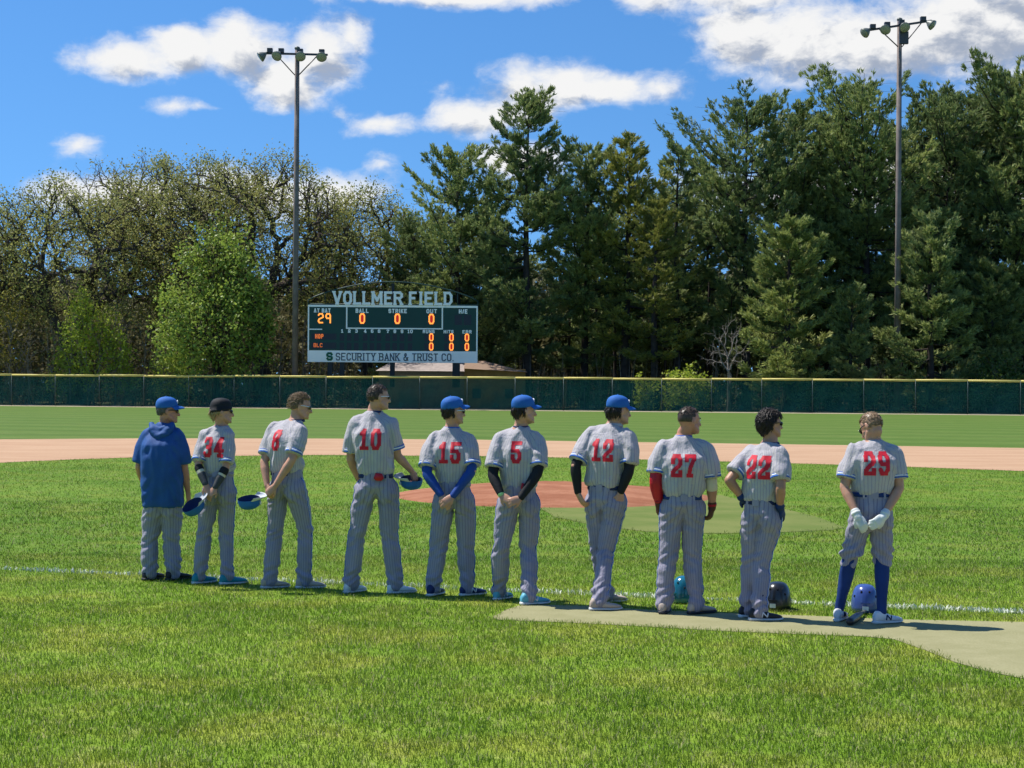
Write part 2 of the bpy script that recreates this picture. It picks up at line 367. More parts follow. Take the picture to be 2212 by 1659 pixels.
near = [gnd(*q) for q in [(0, 1000), (150, 993), (300, 988), (450, 985.5), (700, 983), (1106, 986), (1400, 993), (1750, 1002), (2000, 1010), (2212, 1018)]]
far = [gnd(*q) for q in [(2212, 968), (1900, 963), (1561, 958), (1024, 950), (700, 947.5), (350, 947), (0, 949)]]
def wob(poly, a):
    out = []
    for (p, q) in zip(poly[:-1], poly[1:]):
        n = max(2, int(math.hypot(q[0] - p[0], q[1] - p[1]) / .5))
        for i in range(n):
            t = i / n; x = p[0] + (q[0] - p[0]) * t; y = p[1] + (q[1] - p[1]) * t
            out.append((x + a * noise.noise((x * 1.7, y * 1.7, 1)), y + a * noise.noise((x * 1.7, y * 1.7, 5))))
    return out + [poly[-1]]
DIRT = wob([(-20.5, 14), (-16.5, 22), (-14.4, 30)] + near + [(14.6, 33), (13.5, 24), (11.5, 19), (15, 12), (22, 22), (28, 38), (24, 46)] + far + [(-24, 48), (-30, 36), (-30, 24), (-26, 14), (-20.5, 14)], .10)
sheet('infield_dirt', DIRT[:-1], .004, 'infield_dirt')
STRIP = [gnd(*q) for q in [(1067, 1332), (1095, 1318), (1126, 1309), (1185, 1307), (1292, 1311), (1432, 1319), (1561, 1324), (1722, 1329.5), (1947, 1339), (2212, 1344.5)]]
STRIP += [(6.5, 12.9), (9.5, 15.8), (13.5, 13), (12.5, 8.5), (7.5, 7.2), (5.2, 8.6)]
STRIP += [gnd(*q) for q in [(2212, 1466), (2141, 1450), (2071, 1431), (2001, 1405), (1937, 1382), (1862, 1375), (1722, 1370), (1561, 1363), (1400, 1354), (1239, 1345.6), (1078, 1339), (1067, 1332)]]
STRIP = wob(STRIP, .035)
sheet('turf_path', STRIP[:-1], .004, 'worn_turf')
MT = [gnd(*q) for q in [(1168, 1100), (1300, 1060), (1560, 1070), (1640, 1088), (1700, 1100), (1770, 1118), (1830, 1140), (1800, 1146), (1700, 1150), (1560, 1153), (1400, 1149), (1290, 1137), (1200, 1117), (1168, 1100)]]
MT = wob(MT, .06)
sheet('mound_apron', MT[:-1], .005, 'mound_turf')
MOUND = (.72, 28.1)
mb = MB(); rs = []; n = 72
for r, z in ((2.86, -.03), (2.78, .008), (2.5, .055), (2.0, .115), (1.5, .165), (1.0, .200), (.5, .215), (.05, .215)):
    rs.append([(MOUND[0] + r * math.cos(2 * math.pi * j / n) * (1 + .03 * noise.noise((j * .4, 3, 0))), MOUND[1] + r * math.sin(2 * math.pi * j / n) * (1 + .03 * noise.noise((j * .4, 9, 0))), z + (.012 * noise.noise((j * .5, r * 3, 2)) if z > .01 else 0)) for j in range(n)])
mb.rings(rs); tag(mb.build('pitching_mound', 'mound_clay'), kind='structure')
# warning track by the fence
def fence_y(x): return 127.8 - .155 * x
sheet('warning_track', [(-90, fence_y(-90) - 3.2), (80, fence_y(80) - 3.2), (80, fence_y(80) + .6), (-90, fence_y(-90) + .6)], .004, 'gravel_track')

# ------------------------------------------------------------------ grass blades
def inside(P, poly):
    x, y = P[:, 0], P[:, 1]; r = np.zeros(len(P), bool); n = len(poly); j = n - 1
    for i in range(n):
        xi, yi = poly[i]; xj, yj = poly[j]
        c = ((yi > y) != (yj > y)) & (x < (xj - xi) * (y - yi) / (yj - yi + 1e-12) + xi); r ^= c; j = i
    return r
LA = gnd(0, 1230); LB = gnd(2212, 1325)
LD = np.array([LB[0] - LA[0], LB[1] - LA[1]]); LL = np.linalg.norm(LD); LD /= LL
def line_dist(P): return (P[:, 0] - LA[0]) * -LD[1] + (P[:, 1] - LA[1]) * LD[0]
def scatter(y0, y1, dens, seed, wide=1.12, pad=.6):
    r = np.random.default_rng(seed); xm = y1 * .3234 * wide + pad; n = int(2 * xm * (y1 - y0) * dens)
    P = np.c_[r.uniform(-xm, xm, n), r.uniform(y0, y1, n)]
    P = P[np.abs(P[:, 0]) < P[:, 1] * .3234 * wide + pad]
    Q = P + r.normal(0, .045, P.shape) * np.where(P[:, 1:] > 18, 2.2, 1.0); k = ~(inside(Q, STRIP) | inside(Q, MT) | inside(Q, DIRT))
    k &= np.hypot(Q[:, 0] - MOUND[0], Q[:, 1] - MOUND[1]) > 2.80
    return P[k]
def blades(name, P, h0, h1, w, segs, seed, colr=None):
    r = np.random.default_rng(seed); n = len(P); h = r.uniform(h0, h1, n); a = r.uniform(0, 2 * np.pi, n); la = r.uniform(0, 2 * np.pi, n)
    # clumping: height and lean follow a slow wave field so the lawn is not combed evenly
    cl = np.sin(P[:, 0] * 5.1 + 1.7 * np.sin(P[:, 1] * 3.3)) * np.sin(P[:, 1] * 4.3 + 1.3 * np.sin(P[:, 0] * 2.9)); h *= 1 + .28 * cl
    ln = h * r.uniform(.15, .95, n); ww = w * r.uniform(.7, 1.3, n)
    sx, sy = np.cos(a) * ww / 2, np.sin(a) * ww / 2; lx, ly = np.cos(la) * ln, np.sin(la) * ln
    z0 = -.004
    b0 = np.c_[P[:, 0] - sx, P[:, 1] - sy, np.full(n, z0)]; b1 = np.c_[P[:, 0] + sx, P[:, 1] + sy, np.full(n, z0)]
    tp = np.c_[P[:, 0] + lx, P[:, 1] + ly, h * (1 - .35 * (ln / h) ** 2)]
    rnd = r.uniform(0, 1, n) if colr is None else colr
    if segs == 1:
        v = np.stack([b0, b1, tp], 1).reshape(-1, 3); f = np.arange(3 * n).reshape(-1, 3); at = np.repeat(rnd, 3)
    else:
        m = np.c_[P[:, 0] + lx * .35, P[:, 1] + ly * .35, h * .55]; m0 = m - np.c_[sx, sy, 0 * sx] * .85; m1 = m + np.c_[sx, sy, 0 * sx] * .85
        v = np.stack([b0, b1, m1, m0, tp], 1).reshape(-1, 3); k = np.arange(n) * 5
        f = np.stack([np.c_[k, k + 1, k + 2], np.c_[k, k + 2, k + 3], np.c_[k + 3, k + 2, k + 4]], 1).reshape(-1, 3); at = np.repeat(rnd, 5)
    return np_mesh(name, v, f, {'rnd': at})
P1 = np.concatenate([scatter(7.4, 10.5, 4300, 1), scatter(10.5, 14, 3300, 2), scatter(14, 18, 2100, 3)])
d = line_dist(P1); hw = .062 + .018 * np.sin(P1[:, 0] * 2.3)
rr = np.random.default_rng(5).uniform(0, 1, len(P1)); cov = np.clip(.72 + .04 * (P1[:, 0]), .4, .9) * (.65 + .35 * np.sin(P1[:, 0] * 3.1 + 1) ** 2)
on = (np.abs(d) < hw) & (rr < cov)
tag(link('grass', blades('grass', P1[~on], .016, .044, .0048, 2, 11), 'grass_blade'), 'short green lawn blades in the foul ground', 'grass', kind='stuff')
tag(link('foul_line', blades('foul_line', P1[on], .025, .055, .012, 2, 12), 'chalk'), 'white painted grass of the foul line', 'foul line', kind='structure')
P2 = np.concatenate([scatter(18, 26, 620, 4), scatter(26, 44, 230, 5)])
tag(link('grass', blades('infield_grass', P2, .022, .046, .011, 1, 13), 'grass_blade'), 'mown green lawn blades of the infield round the mound', 'grass', kind='stuff')
P3 = scatter(44, 80, 30, 6); 
# ------------------------------------------------------------------ trees
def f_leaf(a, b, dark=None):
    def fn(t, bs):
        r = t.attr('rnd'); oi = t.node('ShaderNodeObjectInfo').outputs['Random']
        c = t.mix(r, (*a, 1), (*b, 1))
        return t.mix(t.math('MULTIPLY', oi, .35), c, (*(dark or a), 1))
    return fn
mat('oak_leaf', fn=f_leaf((.210, .215, .060), (.430, .430, .130), (.23, .21, .06)), rough=.6, spec=.2, trans=.4)
mat('maple_leaf', fn=f_leaf((.200, .285, .042), (.450, .540, .105)), rough=.5, spec=.3, trans=.4)
mat('lime_leaf', fn=f_leaf((.290, .370, .036), (.52, .58, .085)), rough=.5, spec=.3, trans=.45)
mat('yellow_leaf', fn=f_leaf((.16, .14, .02), (.26, .23, .04)), rough=.6, spec=.2, trans=.4)
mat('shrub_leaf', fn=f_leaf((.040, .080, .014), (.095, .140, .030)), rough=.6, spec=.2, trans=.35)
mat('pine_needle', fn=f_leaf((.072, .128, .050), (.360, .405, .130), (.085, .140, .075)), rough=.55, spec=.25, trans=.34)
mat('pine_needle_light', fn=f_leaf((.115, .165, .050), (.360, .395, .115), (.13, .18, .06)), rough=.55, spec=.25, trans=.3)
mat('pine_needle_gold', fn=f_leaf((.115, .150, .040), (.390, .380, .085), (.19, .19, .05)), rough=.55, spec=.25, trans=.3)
mat('oak_bark', (.075, .060, .050), .95, .1, var=.3, vscale=2, bump=.6, bscale=9)
mat('twig_bark', (.25, .21, .165), .95, .1, var=.3, vscale=2)
mat('pale_bark', (.24, .21, .18), .9, .1, var=.2, vscale=2)
mat('pine_bark', (.052, .042, .037), .95, .1, var=.3, vscale=2, bump=.6, bscale=7)

def tubes(Pt, Rd, n):                                    # many branches at once: Pt (B,k,3), Rd (B,k)
    B, k, _ = Pt.shape
    d = Pt[:, -1] - Pt[:, 0]; d /= np.linalg.norm(d, axis=1, keepdims=True) + 1e-9
    a = np.where(np.abs(d[:, 2:3]) < .9, np.array([[0, 0, 1.]]), np.array([[1., 0, 0]])); u = np.cross(d, a); u /= np.linalg.norm(u, axis=1, keepdims=True) + 1e-9; w = np.cross(d, u)
    th = np.arange(n) * 2 * np.pi / n
    off = (u[:, None, :] * np.cos(th)[None, :, None] + w[:, None, :] * np.sin(th)[None, :, None])        # B,n,3
    v = Pt[:, :, None, :] + off[:, None] * Rd[:, :, None, None]
    idx = np.arange(B * k * n).reshape(B, k, n); j2 = (np.arange(n) + 1) % n
    f = np.stack([idx[:, :-1, :], idx[:, :-1][:, :, j2], idx[:, 1:][:, :, j2], idx[:, 1:, :]], -1).reshape(-1, 4)
    return v.reshape(-1, 3), f
def tube_mesh(name, br):                                 # br: list of (pts(k,3), r0, r1); thick ones get more sides
    Vs, Fs, k = [], [], 0
    for lo, hi, n in ((.06, 99, 8), (.018, .06, 5), (0, .018, 3)):
        g = [b for b in br if lo <= b[1] < hi]
        if not g: continue
        Pt = np.array([b[0] for b in g]); t = np.linspace(0, 1, Pt.shape[1])
        Rd = np.array([[b[1] + (b[2] - b[1]) * x for x in t] for b in g]); v, f = tubes(Pt, Rd, n); Vs.append(v); Fs.append(f + k); k += len(v)
    return np_mesh(name, np.concatenate(Vs), np.concatenate(Fs), smooth=True)
def grow(root, tips, r0, r, tw=.10, start=None):
    out = []; N = len(tips); ends = []
    def seg(a, b, ra, rb, pd):
        L = np.linalg.norm(b - a); t = np.linspace(0, 1, 5)[:, None]
        c1 = a + pd * L * .35
        p = (1 - t) ** 2 * a + 2 * t * (1 - t) * (c1 * .5 + (a + b) / 2 * .5) + t ** 2 * b
        p[1:4] += r.normal(0, tw * L * .5, (3, 3)); out.append((p, ra, rb)); return p[-1] - p[-2]
    def rec(node, pd, pts, rad):
        n = len(pts)
        if n == 1:
            seg(node, pts[0], rad, .006, pd); ends.append(pts[0]); return
        q = pts - pts.mean(0); ax = np.linalg.svd(q, full_matrices=False)[2][0] if n > 2 else r.normal(0, 1, 3)
        ax = ax + r.normal(0, .35, 3); o = np.argsort(q @ ax); m = int(np.clip(round(n * r.uniform(.34, .66)), 1, n - 1))
        for s in (pts[o[:m]], pts[o[m:]]):
            c = s.mean(0); fr = r.uniform(.30, .50) if len(s) > 1 else 1.0; tgt = node + (c - node) * fr
            rr = max(.007, r0 * (len(s) / N) ** .415); ra = min(rad, rr * 1.15)
            if len(s) == 1: rec(node, pd, s, ra)
            else:
                dd = seg(node, tgt, ra, rr, pd); dd = dd / (np.linalg.norm(dd) + 1e-9); rec(tgt, dd, s, rr)
    rec(root, np.array([0, 0, 1.]), tips, r0)
    return out, ends
def leaf_mesh(name, c, r, per, spread, size, aspect=.6):
    c = np.repeat(np.asarray(c), per, 0); n = len(c); c = c + r.normal(0, spread, (n, 3))
    a = r.normal(0, 1, (n, 3)); a /= np.linalg.norm(a, axis=1, keepdims=True); b = np.cross(a, r.normal(0, 1, (n, 3))); b /= np.linalg.norm(b, axis=1, keepdims=True)
    s = size * r.uniform(.6, 1.3, (n, 1)); a = a * s; b = b * s * aspect
    v = np.stack([c - a, c + b, c + a, c - b], 1).reshape(-1, 3); f = np.arange(4 * n).reshape(-1, 4)
    return np_mesh(name, v, f, {'rnd': np.repeat(r.uniform(0, 1, n), 4)})
def dome(r, n, cz, rx, rz, low=.0, hollow=.55):
    p = r.normal(0, 1, (n * 4, 3)); p /= np.linalg.norm(p, axis=1, keepdims=True); p *= (hollow + (1 - hollow) * r.uniform(0, 1, (len(p), 1)) ** .6)
    lump = 1 + .12 * np.sin(p[:, 0] * 5.3 + r.uniform(0, 6)) * np.sin(p[:, 1] * 4.1 + r.uniform(0, 6)) + .07 * np.sin(p[:, 0] * 11 + p[:, 2] * 7 + r.uniform(0, 6))
    p *= lump[:, None]; p = p[p[:, 2] > low - 1][:n]
    return p * np.array([rx, rx, rz]) + np.array([0, 0, cz])
def clusters(r, L, k=1.0):
    return np.concatenate([dome(r, n, z * k, rx, rz * k, .15, .3) + np.array([x, r.normal(0, rx * .6), 0]) for x, z, rx, rz, n in L])
def broadleaf(name, loc, label, group, seed, tips, fork, r0, bark, leaf=None, per=6, spread=.3, size=.2, tw=.10, stems=1, cat='tree', lean=0.0):
    r = np.random.default_rng(seed); o = empty(name, (*loc, 0), label, cat, group); br = []; ends = []
    if stems == 1:
        top = np.array([lean, 0, fork]); k = 5; t = np.linspace(0, 1, k)[:, None]
        pts = t * top + np.c_[np.sin(t * 3) * .04 * fork, np.sin(t * 2 + 1) * .03 * fork - .03 * fork * math.sin(1), 0 * t]; pts[0, 2] = -.15
        br.append((pts, r0 * 1.35, r0)); b, ends = grow(pts[-1], tips, r0, r, tw); br += b
    else:
        for s in range(stems):
            g = tips[s::stems] if False else tips[(np.argsort(np.arctan2(tips[:, 1], tips[:, 0])) * stems // len(tips)) == s]
            if len(g) < 3: continue
            a = 2 * math.pi * s / stems; base = np.array([math.cos(a) * .25, math.sin(a) * .25, -.1]); top = base + (g.mean(0) - base) * .3; top[2] = fork
            t = np.linspace(0, 1, 5)[:, None]; pts = base + t * (top - base); br.append((pts, r0, r0 * .8)); b, e = grow(top, g, r0 * .8, r, tw); br += b; ends += e
    link('trunk', tube_mesh('trunk', br), bark, o)
    if leaf: link('crown', leaf_mesh('crown', ends, r, per, spread, size), leaf, o)
    return o

def pine_mesh(seed, H, W, low=.16, top_w=.45, bushy=1.0, up=.35, gaps=.12, profile=None, tuft=.42):
    r = np.random.default_rng(seed); br = []; P = []; D = []; G = []
    tr = .0135 * H + .08; t = np.linspace(0, 1, 9); tp = np.c_[np.sin(t * 4 + seed) * .012 * H * t, np.cos(t * 3.3 + seed) * .012 * H * t, t * H - .2]
    for i in range(8): br.append((tp[i:i + 2].repeat([3, 2], 0) if False else np.array([tp[i] + (tp[i + 1] - tp[i]) * x for x in (0, .25, .5, .75, 1)]), tr * (1 - t[i]) + .04, tr * (1 - t[i + 1]) + .04))
    at = lambda h: np.array([np.interp(h, tp[:, 2], tp[:, k]) for k in range(3)])
    h = low * H * .45
    while h < H * .985:
        u = (h / H - low) / (1 - low); nb = r.integers(3, 6)
        for k in range(nb):
            a = r.uniform(0, 2 * np.pi); hh = h + r.uniform(-.3, .3); uu = np.clip(u, 0, 1)
            if profile is None: prof = (1 - uu) ** .62 * .82 + .18 * top_w if uu > .25 else .72 + uu * .55
            else: prof = np.interp(uu, *profile)
            L = W * prof * r.uniform(.62, 1.12) * (1 + .22 * math.sin(a * 2 + seed + h * .35))
            dead = u < 0
            if dead: L = W * r.uniform(.15, .45)
            if r.uniform() < gaps: continue
            ra = .012 + L * .010; d = np.array([math.cos(a), math.sin(a), 0]); b0 = at(min(hh, H - .2)); s = np.linspace(0, 1, 5)
            rise = L * (up * uu * 1.6 - .02) ; sag = L * .16 * (1 - uu)
            pts = b0 + d * (s * L)[:, None] + np.array([0, 0, 1]) * (rise * s ** 1.6 - sag * np.sin(s * np.pi) + .1 * L * s ** 4)[:, None]
            pts[1:] += r.normal(0, .03 * L, (4, 3)); br.append((pts, ra * 1.5, .01))
            if dead: continue
            nt = int(bushy * (8 + L * 10.5)); ss = r.beta(2.3, 1.15, nt); side = np.array([-d[1], d[0], 0]); wd = L * .26 * (1.15 - np.abs(ss - .62)) * r.normal(0, .55, nt)
            q = np.array([[np.interp(x, s, pts[:, m]) for m in range(3)] for x in ss]) + side * wd[:, None] + r.normal(0, .09, (nt, 3)) + np.array([0, 0, .06])
            P.append(q); dd = d * .55 + np.sign(wd)[:, None] * side * .35 + np.array([0, 0, .30 + .55 * uu]); D.append(np.broadcast_to(dd, q.shape)); G.append(np.full(nt, r.uniform(0, 1)) * .6 + ss * .4)  # lit plumes over a shaded interior put into the needle tone, paler towards tips
            for x in ss[::5]:                            # side twigs
                j = np.array([np.interp(x, s, pts[:, m]) for m in range(3)]); e = j + side * r.normal(0, .2) * L + d * .2; br.append((j + np.linspace(0, 1, 5)[:, None] * (e - j), .012, .006))
        h += r.uniform(.5, .85) * (H / 24) ** .5
    # leader tufts
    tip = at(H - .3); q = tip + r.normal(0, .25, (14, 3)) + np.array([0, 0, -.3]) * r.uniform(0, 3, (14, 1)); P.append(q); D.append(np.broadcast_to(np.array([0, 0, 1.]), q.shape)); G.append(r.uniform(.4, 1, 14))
    P = np.concatenate(P); D = np.concatenate(D); G = np.concatenate(G); K = 10; n = len(P) * K
    p = np.repeat(P, K, 0); dd = np.repeat(D, K, 0) + r.normal(0, .36, (n, 3)); dd /= np.linalg.norm(dd, axis=1, keepdims=True)
    ln = tuft * r.uniform(.75, 1.5, (n, 1)); wv = np.cross(dd, r.normal(0, 1, (n, 3))); wv /= np.linalg.norm(wv, axis=1, keepdims=True); wv *= tuft * r.uniform(.075, .13, (n, 1))
    p = p + r.normal(0, .05, (n, 3)) - dd * ln * .25
    v = np.stack([p - wv * .4, p + dd * ln * .62 - wv, p + dd * ln, p + dd * ln * .62 + wv], 1).reshape(-1, 3)
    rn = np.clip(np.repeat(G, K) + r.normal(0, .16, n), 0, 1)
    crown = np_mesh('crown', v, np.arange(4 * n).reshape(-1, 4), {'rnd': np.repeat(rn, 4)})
    return tube_mesh('trunk', br), crown
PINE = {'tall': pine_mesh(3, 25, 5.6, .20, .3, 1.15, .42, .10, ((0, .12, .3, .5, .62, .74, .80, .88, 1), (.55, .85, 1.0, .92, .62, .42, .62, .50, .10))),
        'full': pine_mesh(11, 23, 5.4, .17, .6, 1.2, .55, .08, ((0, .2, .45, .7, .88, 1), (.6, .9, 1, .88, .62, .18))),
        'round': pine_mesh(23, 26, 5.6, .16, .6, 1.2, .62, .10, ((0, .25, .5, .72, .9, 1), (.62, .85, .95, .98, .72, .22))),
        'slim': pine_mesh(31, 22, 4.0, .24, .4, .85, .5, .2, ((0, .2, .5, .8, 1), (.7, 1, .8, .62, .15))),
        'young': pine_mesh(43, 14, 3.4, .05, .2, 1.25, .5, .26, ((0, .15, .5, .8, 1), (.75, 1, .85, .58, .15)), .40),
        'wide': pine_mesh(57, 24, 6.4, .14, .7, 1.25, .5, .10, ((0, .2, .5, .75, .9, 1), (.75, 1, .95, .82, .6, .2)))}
PTOP = {k: float(np.percentile(co(m[1])[:, 2], 99.93)) for k, m in PINE.items()}
def pine(kind, px, top, depth, label, group, needle='pine_needle', rz=0.0, wide=1.0, name='pine_tree'):
    # px/top: where its tip shows in the print; depth: metres from the backstop
    H0 = PTOP[kind]
    x = (px - 1106) / 3420 * depth; H = CAM_H + (834 + (px - 1106) * .007 - top) / 3420 * depth; s = H / H0
    o = empty(name, (x, depth, 0), label, 'tree', group, rz); tr, cr = PINE[kind]
    a = link('trunk', tr, None, o); b = link('crown', cr, None, o)
    for q in (a, b): q.scale = (s * wide, s * wide, s)
    if not tr.materials: tr.materials.append(MAT['pine_bark'])
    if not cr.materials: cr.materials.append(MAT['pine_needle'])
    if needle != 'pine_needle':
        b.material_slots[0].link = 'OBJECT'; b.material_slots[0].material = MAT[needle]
    return o
PG = 'white pines behind the outfield fence'
pine('tall', 1138, 198, 140, 'tallest slender white pine with a tiered spire, right beside the scoreboard', PG, rz=.4, wide=1.0)
pine('full', 990, 308, 141, 'bushy blue-green white pine rising behind the scoreboard arch', PG, rz=2.1)
pine('wide', 900, 455, 144, 'low broad white pine spreading over the scoreboard from the oak side', PG, rz=4.0)
pine('full', 1262, 302, 143, 'shorter dark pine close behind the tallest spire pine', PG, rz=5.2)
pine('slim', 1352, 285, 140, 'golden-tinged open white pine with yellowing needles', PG, 'pine_needle_gold', rz=.9, wide=1.15)
pine('slim', 1462, 306, 142, 'thin sparse pine between the golden pine and the dense dark stand', PG, rz=3.3, wide=.95)
pine('slim', 1415, 420, 136, 'short yellowish pine in front of the thin sparse pine', PG, 'pine_needle_gold', rz=2.2, wide=1.2)
pine('round', 1612, 190, 141, 'big broad-topped pine at the open edge of the dense stand', PG, rz=1.2, wide=1.0)
pine('full', 1708, 228, 145, 'dark pine squeezed behind the broad-topped pine', PG, rz=.2)
pine('young', 1700, 468, 130, 'pale yellow-green young pine in front of the dense stand', PG, 'pine_needle_light', rz=.5, wide=1.12)
DL = 'tall dark white pine in the dense stand round the wooden light pole'
DG = 'dense stand of tall pines'
pine('round', 1868, 155, 142, 'tall dark pine with a ragged upright top beside the taller light pole', PG, rz=3.0, wide=1.05)
pine('full', 1790, 250, 147, DL, DG, rz=4.4)
pine('wide', 1960, 225, 149, DL, DG, rz=1.9)
pine('round', 2040, 180, 144, DL, DG, rz=5.5, wide=1.05)
pine('wide', 2185, 128, 142, 'tallest and broadest dark pine of the dense stand', PG, rz=.8, wide=1.0)
pine('full', 2115, 200, 148, DL, DG, rz=2.6)
pine('round', 2290, 140, 143, DL, DG, rz=2.2)
pine('wide', 2400, 190, 146, DL, DG, rz=4.9)
pine('young', 2010, 450, 131, 'olive young pine just past the light pole in front of the dark stand', PG, rz=2.9)
pine('young', 1838, 610, 129, 'small low pine at the foot of the dark stand', PG, rz=1.1)
pine('young', 2140, 560, 137, 'short dark pine among the trunks of the dense stand', PG, rz=4.1, wide=1.2)

def tree_at(px, depth):
    y = max(depth, fence_y((px - 1106) / 3420 * depth) + 4.4); return ((px - 1106) / 3420 * y, y)
OG = 'spring oaks beyond the fence'
r = np.random.default_rng(100)
broadleaf('oak_tree', tree_at(560, 146), 'huge gnarled oak with a thick dark trunk behind the wooden light pole', OG, 101, dome(r, 2200, 13.5, 10.5, 9.6, .55), 5.5, .75, 'oak_bark', 'oak_leaf', 13, .36, .12, .13)
broadleaf('oak_tree', tree_at(380, 150), 'tall upright oak with olive new leaves standing above the bright green maple', OG, 102, dome(r, 2000, 14.5, 8.6, 9.2, .55), 6.5, .62, 'oak_bark', 'oak_leaf', 13, .36, .12, .12, lean=.6)
broadleaf('oak_tree', tree_at(165, 146), 'wide spreading oak with dark crooked limbs behind the lime-green tree', OG, 103, dome(r, 2200, 11.5, 10.5, 9.0, .6), 4.5, .7, 'oak_bark', 'oak_leaf', 13, .38, .12, .13, lean=-.5)
broadleaf('oak_tree', tree_at(790, 150), 'oak with pale fresh leaves beside the pines behind the scoreboard', OG, 104, dome(r, 1700, 12.0, 7.5, 8.6, .6), 5, .5, 'oak_bark', 'oak_leaf', 13, .36, .12, .12)
broadleaf('oak_tree', tree_at(-90, 148), 'oak crown reaching in past the yellow-leaved sapling', OG, 105, dome(r, 1100, 11.0, 8.5, 8.6, .6), 4.5, .6, 'oak_bark', 'oak_leaf', 13, .38, .12, .13)
broadleaf('bare_tree', tree_at(262, 165), 'tall almost leafless tree with fine grey twigs above the oaks', None, 106, dome(r, 900, 17.5, 6.5, 9.0, .7, .4), 8, .42, 'twig_bark', 'oak_leaf', 2, .3, .14, .08)
broadleaf('maple_tree', tree_at(466, 134), 'fresh green many-stemmed maple in front of the oaks', None, 107, clusters(r, [(0, 9.4, 2.3, 4.2, 150), (-1.7, 8.0, 2.1, 4.0, 120), (1.9, 8.6, 2.0, 3.8, 120), (-3.0, 5.6, 1.9, 2.8, 100), (3.3, 6.2, 1.9, 3.0, 110), (.4, 5.4, 2.8, 3.2, 110), (-1.2, 3.2, 2.6, 1.8, 60), (2.2, 3.4, 2.4, 1.9, 60), (4.2, 4.2, 1.0, 1.5, 25), (-3.9, 3.6, 1.0, 1.4, 25)], 1.27), 2.2, .16, 'oak_bark', 'maple_leaf', 15, .40, .16, .07, stems=5)
broadleaf('lime_tree', tree_at(196, 133), 'small lime-green leafy tree behind the fence in front of the oaks', None, 108, clusters(r, [(-.6, 5.6, 1.3, 2.2, 80), (1.0, 4.9, 1.2, 2.4, 70), (-1.9, 3.6, 1.4, 2.0, 70), (2.4, 3.6, 1.2, 1.8, 55), (.2, 2.8, 2.2, 2.0, 80), (-2.9, 1.9, 1.1, 1.3, 35), (3.0, 1.8, 1.0, 1.2, 30)], 1.30), 1.2, .10, 'twig_bark', 'lime_leaf', 14, .34, .14, .07, stems=3)
broadleaf('shrub', tree_at(372, 132), 'light green shrub at the foot of the green maple', None, 109, dome(r, 130, 2.5, 1.9, 2.2, .3, .3), .7, .06, 'twig_bark', 'lime_leaf', 11, .30, .12, .07, stems=3, cat='shrub')
broadleaf('shrub', tree_at(1478, 129.5), 'vivid yellow-green shrub below the thin sparse pine', None, 110, dome(r, 170, 1.7, 2.2, 2.0, .3, .25), .5, .05, 'twig_bark', 'lime_leaf', 15, .26, .13, .07, stems=4, cat='shrub')
broadleaf('shrub', tree_at(1392, 130), 'little lime shrub between two pine trunks', None, 111, dome(r, 50, 1.5, .9, 1.6, .3, .3), .5, .04, 'twig_bark', 'lime_leaf', 12, .24, .12, .07, stems=2, cat='shrub')
broadleaf('shrub', tree_at(1765, 128.5), 'mid green shrub under the small low pine', None, 112, dome(r, 110, 1.8, 1.6, 1.9, .3, .3), .5, .05, 'twig_bark', 'shrub_leaf', 13, .28, .13, .07, stems=3, cat='shrub')
broadleaf('shrub', tree_at(2150, 128), 'large dull green shrub beyond the light pole', None, 113, dome(r, 190, 2.2, 2.3, 2.4, .3, .3), .5, .05, 'twig_bark', 'shrub_leaf', 13, .3, .13, .07, stems=4, cat='shrub')
broadleaf('dogwood_tree', tree_at(1573, 129.5), 'small leafless tree with pale forked branches before the dark pines', None, 114, dome(r, 130, 5.0, 2.3, 3.0, .5, .4), 1.8, .11, 'pale_bark', None, tw=.09)
broadleaf('sapling', tree_at(22, 134), 'slender sapling with yellow new leaves', None, 115, dome(r, 160, 6.2, 1.9, 4.4, .3, .3), 1.6, .08, 'twig_bark', 'yellow_leaf', 7, .3, .12, .06)
SL = 'thin bare grey sapling at the edge of the oak wood'
for i, (px, dp, hh) in enumerate([(62, 136, 7), (112, 139, 8), (150, 135, 8.5), (248, 138, 9), (268, 140, 8), (312, 139, 8.5), (345, 141, 7), (604, 138, 7.5), (655, 140, 8), (690, 139, 6.5), (722, 141, 7.5)]):
    broadleaf('bare_sapling', tree_at(px, dp), SL, 'bare saplings before the oaks', 200 + i, dome(r, 90, hh * .66, hh * .2, hh * .42, .2, .3), hh * .3, .07, 'twig_bark', 'oak_leaf' if i % 2 else None, 3, .2, .10, .05)
for px_, tp_, dp_, rz_ in ((1290, 430, 153, 1.0), (1420, 400, 155, 2.0), (1530, 380, 153, 3.1), (1060, 470, 153, 4.0)):
    pine('full', px_, tp_, dp_, 'dim pine filling the gap behind the front row of pines', 'dim pines behind the front row', rz=rz_)
TL = 'thin dark pine trunk with dead lower branches under the dense stand'
for i, (px, dp) in enumerate([(1225, 146), (1300, 150), (1330, 147), (1440, 150), (1530, 148), (1660, 150), (1745, 146), (1990, 141), (2040, 150), (2075, 146), (2165, 147), (2205, 150)]):
    rr_ = np.random.default_rng(300 + i); hh = rr_.uniform(11, 15); x, y = tree_at(px, dp); o = empty('slim_pine', (x, y, 0), TL, 'tree', 'slim trunks under the pines'); br = []
    t = np.linspace(0, 1, 5); br.append((np.c_[np.sin(t * 2 + i) * .2 - math.sin(i) * .2, 0 * t, t * hh - .1], .17, .10))
    for k in range(16):
        z = rr_.uniform(1.6, hh * .95); a = rr_.uniform(0, 6.28); L = rr_.uniform(.6, 2.0); br.append((np.c_[t * L * math.cos(a), t * L * math.sin(a), z + t * L * rr_.uniform(-.25, .2)], .022, .007))
    link('trunk', tube_mesh('trunk', br), 'pine_bark', o)

